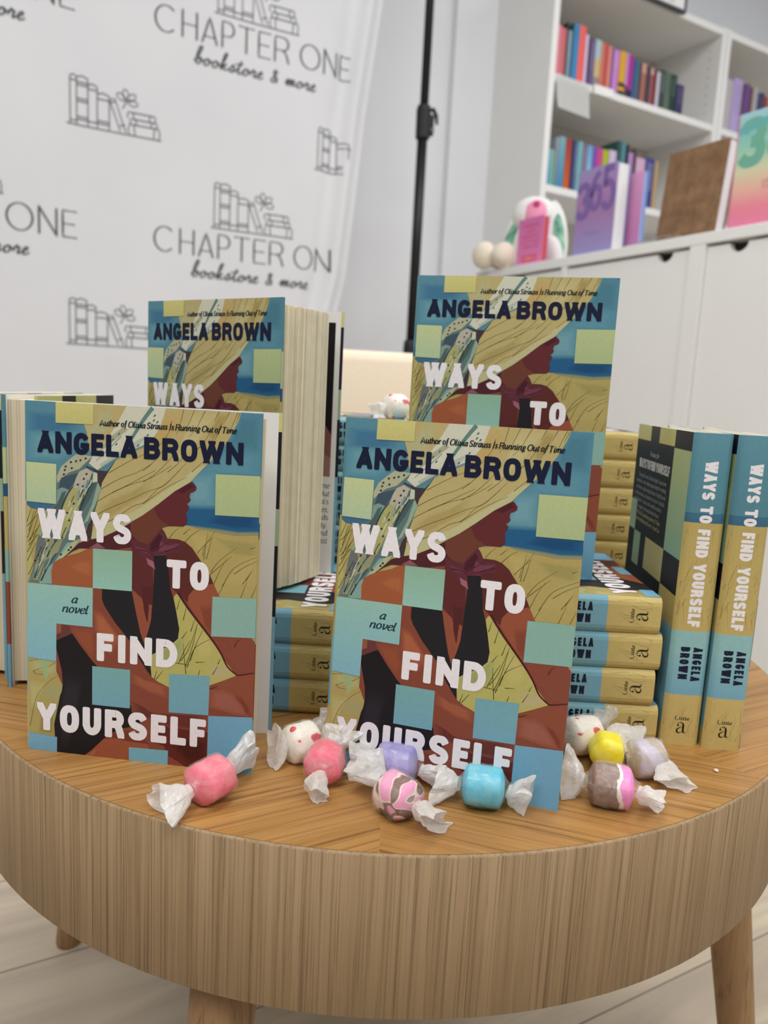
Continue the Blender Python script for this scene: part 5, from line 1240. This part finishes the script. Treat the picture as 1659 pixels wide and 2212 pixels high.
# ------------------------------------------------------------------ cream chair behind the table
ch = empty('upholstered_chair', (-.05, 1.48, FLOOR_Z), R(8)); tag(ch, 'cream upholstered chair back behind the stacks of novels', 'chair')
bm = bmesh.new(); bm_box(bm, (-.27, -.07, .36), (.27, .03, .722), bev=.02); link('backrest', mesh_bm('backrest', bm, M_CREAM, True), ch)
bm = bmesh.new(); bm_box(bm, (-.27, .035, .28), (.27, .50, .40), bev=.025); link('seat', mesh_bm('seat', bm, M_CREAM, True), ch)
for x in (-.22, .22):
    for y in (.02, .45):
        bm = bmesh.new(); bm_tube(bm, [(x, y, 0), (x, y, .30)], [.011, .018], 14); link('leg', mesh_bm('leg', bm, M_LEG, True), ch)

# ================================================================== BOOKCASE AGAINST THE WALL
S0, NF = 1.8133, -2.153; DEP = .335
case = empty('bookcase'); case.matrix_world = roomM(S0, NF); tag(case, 'tall white bookcase with two open bays of spines against the wall', 'bookcase')
def cbox(name, lo, hi, mat=M_WHITE, bev=.0012):
    bm = bmesh.new(); bm_box(bm, lo, hi, bev=bev); return link(name, mesh_bm(name, bm, mat), case)
for x0, x1 in ((-.025, 0), (.800, .824), (.828, .852), (1.652, 1.677)): cbox('side_panel', (x0, 0, FLOOR_Z), (x1, DEP, 1.652))
for x0 in (0, .852):
    for zt in (1.650, 1.306, .955, .58, .20, -.16):
        cbox('shelf', (x0 + .0005, .003, zt - .024), (x0 + .7995, DEP - .012, zt))
    cbox('back_panel', (x0 + .0005, DEP - .011, FLOOR_Z + .08), (x0 + .7995, DEP - .001, 1.626), M_BACKP, .0005)
    cbox('plinth', (x0 + .0005, .02, FLOOR_Z), (x0 + .7995, .04, FLOOR_Z + .08))
bm = bmesh.new()
for z in [1.36 + .032 * i for i in range(8)] + [1.0 + .032 * i for i in range(8)]:
    for y in (.05, .28): bm_tube(bm, [(.7990, y, z), (.7998, y, z)], .0025, 8)
link('peg_holes', mesh_bm('peg_holes', bm, plain('peg hole shadow grey', (120, 118, 116), .8)), case)

def spine_book(x0, x1, zb, h, c, lab, group, depth=.13, stripe=None, yset=.012, c2=None, title=None):
    bm = bmesh.new(); w = x1 - x0 - .0008; a = Art(lambda x, z, d: (x, -d - .0015 * (1 - (2 * x / w - 1) ** 2), z), 1.0)
    n = 6
    for i in range(n): a.quad(w * i / n, 0, w * (i + 1) / n, h, c, c2 or c, False)
    if stripe:
        for z0, z1, sc in stripe:
            a.d += 1e-4
            for i in range(n): a.quad(w * i / n, z0 * h, w * (i + 1) / n, z1 * h, sc, None, False)
    if title:
        a.d += 1e-4; caps = title[0]; hh = w * .42
        zz = h * .9
        for k in range(title[1]): a.quad(w * .3, zz - h * .045, w * .7, zz, caps, None, False); zz -= h * .062
    a.out(bm, 0); lay = bm.loops.layers.float_color['Col']
    def q(vs, col):
        f = bm.faces.new([bm.verts.new(v) for v in vs]); f.material_index = 0
        for lp in f.loops: lp[lay] = rgb(col)
    q(((0, 0, 0), (0, depth, 0), (0, depth, h), (0, 0, h)), c); q(((w, 0, 0), (w, 0, h), (w, depth, h), (w, depth, 0)), c)
    q(((0, 0, h), (w, 0, h), (w, .002, h), (0, .002, h)), c); q(((0, depth, 0), (w, depth, 0), (w, depth, h), (0, depth, h)), (232, 226, 212))
    q(((.0012, .002, h - .002), (w - .0012, .002, h - .002), (w - .0012, depth, h - .002), (.0012, depth, h - .002)), (236, 230, 216)); q(((0, 0, 0), (w, 0, 0), (w, depth, 0), (0, depth, 0)), c)
    q(((0, .002, h), (.0012, .002, h), (.0012, depth, h), (0, depth, h)), c); q(((w - .0012, .002, h), (w, .002, h), (w, depth, h), (w - .0012, depth, h)), c)
    o = link('shelved_book', mesh_bm('shelved_book', bm, M_PRINT)); o.matrix_world = roomM(S0 + x0 + .0004, NF - yset, zb + .0003); tag(o, lab, 'book', group); return o
ORDN = 'first second third fourth fifth sixth seventh eighth ninth tenth eleventh twelfth thirteenth fourteenth fifteenth sixteenth seventeenth eighteenth nineteenth twentieth twenty-first twenty-second twenty-third twenty-fourth twenty-fifth twenty-sixth twenty-seventh twenty-eighth twenty-ninth thirtieth thirty-first'.split()
ROW1 = [(2, 27, .154, (222, 130, 148), 'dusty pink'), (27, 46, .150, (206, 110, 112), 'rose red'), (46, 54, .172, (40, 52, 56), 'thin black'), (54, 71, .150, (130, 150, 172), 'grey blue'), (71, 79, .176, (40, 84, 92), 'dark teal'), (79, 103, .177, (60, 138, 190), 'bright blue'), (103, 132, .178, (240, 104, 96), 'coral red'), (133, 146, .156, (214, 198, 232), 'pale lilac'), (147, 160, .150, (84, 66, 90), 'dark plum'), (160, 178, .148, (112, 92, 140), 'violet'), (180, 207, .153, (170, 196, 200), 'sky and cream'), (208, 225, .150, (214, 120, 104), 'salmon'), (226, 241, .149, (190, 82, 72), 'brick red'), (241, 258, .147, (222, 136, 124), 'pale salmon'), (259, 268, .146, (98, 96, 172), 'blue violet'), (268, 296, .142, (204, 134, 202), 'orchid pink'), (299, 329, .145, (220, 168, 44), 'mustard yellow'), (330, 342, .147, (198, 140, 212), 'lilac edged'), (343, 363, .141, (176, 40, 150), 'magenta'), (364, 379, .136, (66, 86, 150), 'royal blue'), (380, 396, .134, (64, 116, 118), 'teal green'), (397, 408, .132, (98, 52, 100), 'purple'), (409, 431, .131, (168, 112, 92), 'copper brown'), (432, 453, .127, (72, 58, 74), 'dark aubergine'), (454, 470, .125, (150, 92, 96), 'dusty maroon'), (471, 487, .126, (128, 44, 52), 'dark red'), (488, 504, .121, (202, 206, 216), 'silver white'), (505, 531, .132, (62, 72, 74), 'charcoal'), (532, 561, .130, (92, 112, 98), 'sage green'), (562, 593, .130, (32, 62, 56), 'dark green'), (596, 634, .104, (64, 56, 98), 'short navy purple')]
for i, (a, b, h, c, nm) in enumerate(ROW1):
    st = {10: [(0, .22, (150, 140, 140)), (.22, .6, (206, 182, 128))], 16: [(0, .3, (58, 54, 48)), (.12, .2, (222, 176, 40))], 18: [(0, .2, (36, 34, 44))], 17: [(0, .26, (70, 66, 86))], 22: [(.75, 1, (206, 158, 130))], 24: [(.82, 1, (200, 170, 160))]}.get(i)
    tl = {9: ((196, 186, 214), 9), 3: ((190, 202, 214), 8), 27: ((190, 200, 200), 8), 28: ((60, 78, 66), 7), 29: ((140, 168, 160), 8), 30: ((150, 146, 186), 9), 5: ((40, 96, 140), 3), 15: ((232, 190, 230), 5)}.get(i)
    spine_book(a / 1000, b / 1000, 1.306, h, c, '%s paperback spine, %s from the left on the upper bookcase shelf' % (nm, ORDN[i]), 'books on the upper shelf', stripe=st, title=tl)
ROW3 = [(3, 17, .116, (112, 170, 184), 'pale teal', (90, 140, 180)), (18, 27, .118, (150, 200, 220), 'light blue', (110, 180, 220)), (28, 38, .115, (128, 176, 110), 'leaf green', (110, 190, 90)), (39, 55, .160, (150, 158, 168), 'tall grey', (110, 130, 180)), (56, 82, .166, (124, 176, 186), 'aqua', (56, 138, 176)), (83, 110, .164, (160, 58, 60), 'red to orange', (206, 100, 40)), (111, 125, .165, (50, 52, 96), 'navy', None), (126, 140, .165, (88, 110, 150), 'slate blue', None), (141, 162, .166, (120, 180, 186), 'seafoam', None), (163, 184, .163, (128, 104, 134), 'mauve patterned', None), (185, 207, .162, (104, 170, 214), 'sky blue', (160, 210, 230)), (208, 229, .163, (122, 88, 176), 'violet', None), (231, 256, .163, (206, 72, 148), 'hot pink', None), (258, 286, .162, (172, 186, 40), 'lime yellow', None), (289, 323, .166, (206, 190, 222), 'pale lavender', None), (325, 344, .204, (52, 84, 82), 'tall dark green', None), (345, 367, .205, (86, 138, 150), 'tall steel teal', None), (368, 382, .199, (22, 22, 24), 'black', None), (383, 406, .176, (182, 142, 196), 'orchid', None), (407, 422, .190, (74, 70, 68), 'dark grey', None), (424, 470, .166, (212, 172, 206), 'wide pale pink', None), (472, 520, .174, (66, 72, 138), 'navy with white lettering', None), (522, 540, .170, (188, 158, 110), 'tan', None)]
for i, (a, b, h, c, nm, c2) in enumerate(ROW3):
    tl = {9: ((206, 190, 206), 12), 21: ((226, 226, 232), 9), 7: ((190, 200, 220), 9)}.get(i)
    spine_book(a / 1000, b / 1000, .955, h, c, '%s paperback spine, %s from the left on the lower bookcase shelf' % (nm, ORDN[i]), 'books on the lower shelf', c2=c2, title=tl)
for i, (a, b, h, c, nm) in enumerate([(862, 906, .184, (186, 180, 186), 'grey patterned'), (909, 962, .196, (182, 164, 214), 'wide lavender'), (964, 975, .186, (96, 66, 62), 'thin brown'), (976, 1008, .190, (112, 74, 142), 'deep purple'), (1009, 1026, .184, (112, 78, 74), 'brown'), (1028, 1057, .190, (176, 170, 170), 'stone grey'), (1059, 1080, .176, (70, 70, 122), 'indigo'), (1082, 1100, .180, (70, 84, 100), 'slate'), (1102, 1120, .170, (170, 50, 60), 'crimson')]):
    spine_book(a / 1000, b / 1000, 1.306, h, c, '%s spine, %s from the left in the right bay of the bookcase' % (nm, ORDN[i]), 'books in the right bay', title=((110, 90, 150), 9) if i in (1, 3) else None)
spine_book(.900, .925, .955, .165, (128, 110, 178), 'purple spine low in the right bay, between brown journal and green planner', 'books in the right bay', title=((60, 50, 100), 10))

o = empty('shelf_notice'); o.matrix_world = roomM(S0, NF + .004); tag(o, 'blank white paper sheet hanging from the upper shelf edge', 'notice')
bm = bmesh.new(); n = 10; rows = []
for j in range(n + 1):
    t_ = j / n; rows.append([bm.verts.new((.004 + .148 * i / 6 + .010 * t_ * t_, -.0008 - .008 * t_ * t_ * (1 - .5 * i / 6), 1.305 - .106 * t_ - .006 * (i / 6))) for i in range(7)])
for a, b in zip(rows, rows[1:]):
    for i in range(6): bm.faces.new((a[i], b[i], b[i + 1], a[i + 1]))
r_ = bmesh.ops.solidify(bm, geom=bm.faces[:], thickness=.0004)
link('paper', mesh_bm('paper', bm, M_PAPER, False), o)
o = empty('label_holder'); o.matrix_world = roomM(S0, NF + .0045); tag(o, 'small clear white label holder clipped on the upper shelf edge', 'label holder')
bm = bmesh.new(); bm_box(bm, (.172, -.004, 1.279), (.262, -.0002, 1.3085), bev=.001); link('holder', mesh_bm('holder', bm, M_PAPER), o)
bm = bmesh.new(); bmesh.ops.create_uvsphere(bm, u_segments=14, v_segments=8, radius=.011, matrix=Matrix.Translation((.248, -.006, 1.281))); link('clip', mesh_bm('clip', bm, M_PAPER, True), o)

sg = empty('section_sign'); sg.matrix_world = roomM(S0, NF + .014, -.012); tag(sg, 'white section sign in a dark frame on the front edge of the bookcase top', 'sign')
bm = bmesh.new(); bm_box(bm, (.10, -.006, 1.648), (.555, .004, 1.80)); link('board', mesh_bm('board', bm, M_PAPER), sg)
bm = bmesh.new()
for lo, hi in (((.092, -.010, 1.640), (.563, .006, 1.649)), ((.092, -.010, 1.799), (.563, .006, 1.808)), ((.092, -.010, 1.649), (.101, .006, 1.799)), ((.554, -.010, 1.649), (.563, .006, 1.799))): bm_box(bm, lo, hi)
link('frame', mesh_bm('frame', bm, plain('dark grey frame', (74, 76, 80), .5)), sg)
la = Art(lambda x, z, d: (x, -.0062 - d, z)); x = .125
for c_ in 'ROMANCE':
    w_ = CAPS[c_][0] * .052 + .004
    for st in CAPS[c_][1]: la.ribbon([(x + a * w_, 1.664 + b * .095) for a, b in st], .0032, (50, 50, 54))
    x += w_ + .016
bm = bmesh.new(); la.out(bm); link('lettering', mesh_bm('lettering', bm, M_PRINT), sg)

# ================================================================== LOW CABINET AND THE THINGS ON IT
US, UN, UZ = 1.541, -2.1159, .630
M_UNIT = Matrix((N1, D1, Vector((0, 0, 1)))).transposed().to_4x4(); M_UNIT.translation = at(US, UN)       # x along the front towards the camera, y into the cabinet
unit = empty('low_cabinet'); unit.matrix_world = M_UNIT; tag(unit, 'long low white cabinet with flush doors in front of the bookcase', 'cabinet')
def ubx(name, lo, hi, mat=M_WHITE, bev=.001, parent=None):
    bm = bmesh.new(); bm_box(bm, lo, hi, bev=bev); return link(name, mesh_bm(name, bm, mat), parent or unit)
ubx('top', (-.03, 0, UZ - .026), (1.75, .34, UZ), bev=.002)
for x in (-.03, .380, .819, 1.270, 1.710): ubx('upright', (x, .0, FLOOR_Z), (x + (.043 if x > .5 else .02), .338, UZ - .0265))
ubx('back_panel', (0, .32, FLOOR_Z + .02), (1.71, .334, UZ - .027), M_WHITE)
ubx('base', (0, .02, FLOOR_Z), (1.71, .318, FLOOR_Z + .04))
def door(x0, x1, hx):
    bm = bmesh.new(); z0, z1 = FLOOR_Z + .045, UZ - .033; n = 16; r_ = .024; P = [(x0 + .002, z0), (x1 - .002, z0), (x1 - .002, z1)]
    if hx: P += [(hx + r_ * cos(PI * i / n), z1 - r_ * .85 * sin(PI * i / n)) for i in range(n + 1)]
    P += [(x0 + .002, z1)]
    f = [bm.verts.new((x, .007, z)) for x, z in P]; b = [bm.verts.new((x, .022, z)) for x, z in P]
    bm.faces.new(f); bm.faces.new(b[::-1])
    for i in range(len(P)): bm.faces.new((f[i], f[(i + 1) % len(P)], b[(i + 1) % len(P)], b[i]))
    bmesh.ops.triangulate(bm, faces=[q for q in bm.faces if len(q.verts) > 4])
    link('door', mesh_bm('door', bm, M_WHITE), unit)
door(0, .380, .19); door(.400, .819, .742); door(.862, 1.270, .946); door(1.313, 1.710, 1.4)
ubx('interior_shade', (.69, .06, .50), (1.05, .07, .60), plain('interior shade brown', (150, 140, 126), .8), parent=unit)  # added board, its brown-grey paints the shade seen through the handle cutouts

def face_book(x0, x1, h, y0, th, cover, grad, pages, lab, name='planner_book', fn=None, spine_c=None, lean=0.0):
    """book standing on the cabinet with its front cover towards -y and its page edge at the +x end"""
    o = empty(name); o.matrix_world = M_UNIT @ Matrix.Translation((x0, y0, UZ + .0004)) @ Matrix.Rotation(-lean, 4, 'X'); tag(o, lab, 'book')
    w = x1 - x0; bm = bmesh.new(); a = Art(lambda x, z, d: (x, -d, z), 1.15)
    n = 24
    for i in range(n):
        for j in range(2):
            def cc(q):
                q = min(max(q, 0), .9999) * (len(grad) - 1); k = int(q); f = q - k; return tuple(grad[k][m] * (1 - f) + grad[k + 1][m] * f for m in range(3))
            a.quad(w * j / 2, h * i / n, w * (j + 1) / 2, h * (i + 1) / n, cc((i + 1) / n), cc(i / n), False)
    if fn: a.d += 1e-4; fn(a, w, h)
    a.out(bm, 0); lay = bm.loops.layers.float_color['Col']
    for v0, v1 in (((0, 0, 0), (w, .0025, h)), ):
        fs0 = set(bm.faces); bm_box(bm, (v0[0], v0[1] + .0003, v0[2]), v1)
        for f in set(bm.faces) - fs0:
            for lp in f.loops: lp[lay] = rgb(spine_c or grad[0])
    link('front_cover', mesh_bm('front_cover', bm, cover), o)
    bm = bmesh.new(); bm_box(bm, (.003, .003, .003), (w - .003, th - .003, h - .003)); link('page_block', mesh_bm('page_block', bm, pages), o)
    bm = bmesh.new(); lay = bm.loops.layers.float_color.new('Col'); bm_box(bm, (0, th - .0025, 0), (w, th, h)); bm_box(bm, (-.003, 0, 0), (-.0002, th, h))
    for f in bm.faces:
        for lp in f.loops: lp[lay] = rgb(spine_c or grad[0])
    link('back_cover', mesh_bm('back_cover', bm, cover), o); return o
def digits(col, boxes, k=1.0):
    def fn(a, w, h):
        for ch_, (x0, z0, x1, z1) in boxes:
            a.d += 5e-5; W_, H_ = (x1 - x0) * w, (z1 - z0) * h; t_ = W_ * .34
            for st in CAPS[ch_][1]: a.ribbon([(x0 * w + t_ / 2 + px * (W_ - t_), z0 * h + t_ / 2 + pz * (H_ - t_)) for px, pz in st], t_, col)
    return fn
def f365(a, w, h):
    digits((124, 98, 160), [('3', (-.04, .42, .36, .85)), ('6', (.30, .50, .66, .97)), ('5', (.62, .48, 1.0, .99))])(a, w, h)
    a.quad(.22 * w, .255 * h, .62 * w, .262 * h, (112, 124, 178)); a.quad(.3 * w, .23 * h, .7 * w, .236 * h, (112, 124, 178))
face_book(.405, .548, .226, .016, .046, M_PRINT, [(150, 146, 196), (158, 134, 186), (160, 120, 168), (166, 128, 178), (152, 142, 190)], M_WHITEPAGES, 'lavender 365 planner with thick white page edge, right of the plush toy', fn=f365)
def g365(a, w, h):
    digits((110, 170, 150), [('3', (.0, .52, .42, .94)), ('6', (.44, .52, .84, .96))])(a, w, h)
    a.add([(.0, h * .88), (.42 * w, h * .93), (.42 * w, h * .86), (.0, h * .82)], (104, 172, 170)); serif_line(a, 'make it', .42 * w, .36 * h, .62 * w, (190, 120, 120), .012, 0); serif_line(a, 'super', .42 * w, .315 * h, .66 * w, (200, 130, 140), .018, 0)
face_book(.905, 1.075, .243, .016, .024, M_PRINT, [(222, 126, 160), (230, 134, 152), (226, 176, 160), (206, 206, 170), (150, 200, 176), (128, 190, 186), (160, 200, 212)], M_WHITEPAGES, 'pink-to-green gradient 365 planner cut off by the right photo border', fn=g365)
def jeans(a, w, h): pass
t = NT('worn brown leather'); t.set(.75, .25); v = t.coord()
t.base(t.ramp(t.noise(v, 26, 6, .65), [(.3, rgb((112, 84, 62))), (.55, rgb((140, 108, 80))), (.8, rgb((168, 134, 104)))])); t.bump(t.noise(v, 160, 4), .2, .001); M_LEATHER = t.m
face_book(.697, .865, .214, .020, .034, M_LEATHER, [(140, 108, 80), (140, 108, 80)], M_WHITEPAGES, 'worn brown leather journal standing between the two planners', 'leather_journal', lean=.10)
face_book(.500, .585, .205, .075, .016, M_PRINT, [(176, 112, 160), (196, 132, 178), (208, 150, 188)], plain('pale blue book edge', (150, 172, 220), .6), 'slim pink book behind the lavender planner, pale blue edge showing', 'slim_book', spine_c=(150, 172, 220))
def pinktext(a, w, h):
    rows_ = ['THROUGH', 'OUR', 'HEART', 'LITTLE', 'THAT IS']
    for i, t_ in enumerate(rows_):
        x0 = .18 if len(t_) > 4 else .34; caps_line(a, t_, x0 * w, h * (.80 - .115 * i), (1 - x0) * w, h * (.875 - .115 * i), (214, 66, 96), .2, .25, .3)
    a.quad(.2 * w, .06 * h, .8 * w, .20 * h, (222, 70, 92)); caps_line(a, 'FIERCE', .26 * w, .09 * h, .74 * w, .165 * h, (250, 190, 200), .2, .25)
face_book(.165, .276, .134, .010, .022, M_PRINT, [(228, 132, 188), (216, 122, 178), (206, 116, 172)], plain('red edged pages', (206, 84, 78), .6), 'small pink book with red lettering leaning against the white plush toy', 'gift_book', fn=pinktext)
o = empty('curled_leaflet'); o.matrix_world = M_UNIT; tag(o, 'curled white leaflet lying on the cabinet edge before the leather journal', 'leaflet')
bm = bmesh.new(); rows = []
for i in range(13):
    t_ = i / 12; z = UZ + .0012 + .020 * sin(t_ * PI) ** 2 * (t_ ** 1.5); rows.append([bm.verts.new((.60 + .20 * t_, y, z)) for y in (.001, .012)])
for a, b in zip(rows, rows[1:]): bm.faces.new((a[0], b[0], b[1], a[1]))
bmesh.ops.solidify(bm, geom=bm.faces[:], thickness=.0008)
link('paper', mesh_bm('paper', bm, M_PAPER, True), o)

# ------------------------------------------------------------------ plush toy
PC = at(US + .108, UN + .118, UZ); yaw = math.atan2(PC.y, PC.x) - PI / 2
plush = empty('plush_rabbit', PC, yaw); plush.scale = (1.14, 1.0, 1.14); tag(plush, 'white plush rabbit with green ear linings sitting behind the pink book', 'soft toy')
t = NT('white plush'); t.set(.95, .1); t.base(t.ramp(t.noise(t.coord(), 90, 4), [(.3, rgb((236, 234, 226))), (.7, rgb((250, 249, 244)))])); t.bump(t.noise(t.coord(), 240, 3), .6, .003); M_PLUSH = t.m
M_PLUSHPINK = plain('pink plush', (244, 160, 190), .9, .1); M_NOSE = plain('dark pink nose', (204, 66, 124), .7); M_FOOT = plain('cream plush', (240, 230, 212), .95, .1)
t = NT('green sequin lining'); t.set(.35, .5); t.base(t.ramp(t.noise(t.coord(), 42, 3), [(.35, rgb((66, 128, 106))), (.55, rgb((132, 190, 160))), (.75, rgb((176, 216, 176)))])); M_GREEN = t.m
def blob(name, c, r, mat, parent=plush, rot=(0, 0, 0), wob=.05, cut=None):
    bm = bmesh.new(); bmesh.ops.create_uvsphere(bm, u_segments=28, v_segments=18, radius=1.0)
    for v in bm.verts:
        v.co *= 1 + wob * noise.noise(v.co * 1.7 + Vector(c) * 20); v.co = Vector((v.co.x * r[0], v.co.y * r[1], v.co.z * r[2]))
    from mathutils import Euler
    M = Matrix.Translation(c) @ Euler(rot).to_matrix().to_4x4()
    for v in bm.verts: v.co = M @ v.co
    return link(name, mesh_bm(name, bm, mat, True), parent)
blob('body', (.0, .01, .066), (.062, .055, .066), M_PLUSH)
head = blob('head', (-.004, -.004, .150), (.060, .050, .050), M_PLUSH)
blob('muzzle', (.0, -.040, .148), (.032, .020, .036), M_PLUSHPINK, head); blob('nose', (.001, -.058, .170), (.009, .006, .009), M_NOSE, head)
er = blob('ear', (.060, -.008, .098), (.031, .018, .092), M_PLUSH, rot=(0, -.16, 0)); blob('ear_lining', (.066, -.020, .086), (.018, .010, .068), M_GREEN, er, rot=(0, -.12, 0))
el = blob('ear', (-.052, .0, .104), (.026, .016, .080), M_PLUSH, rot=(0, .30, 0)); blob('ear_lining', (-.064, -.010, .086), (.014, .010, .058), M_GREEN, el, rot=(0, .34, 0))
blob('foot', (-.078, -.055, .034), (.034, .036, .034), M_FOOT); blob('foot', (-.132, -.020, .038), (.034, .036, .038), M_FOOT)
blob('leg', (-.070, .0, .030), (.055, .032, .028), M_PLUSH); blob('arm', (.060, -.030, .050), (.020, .022, .045), M_PLUSH, rot=(0, -.3, 0))
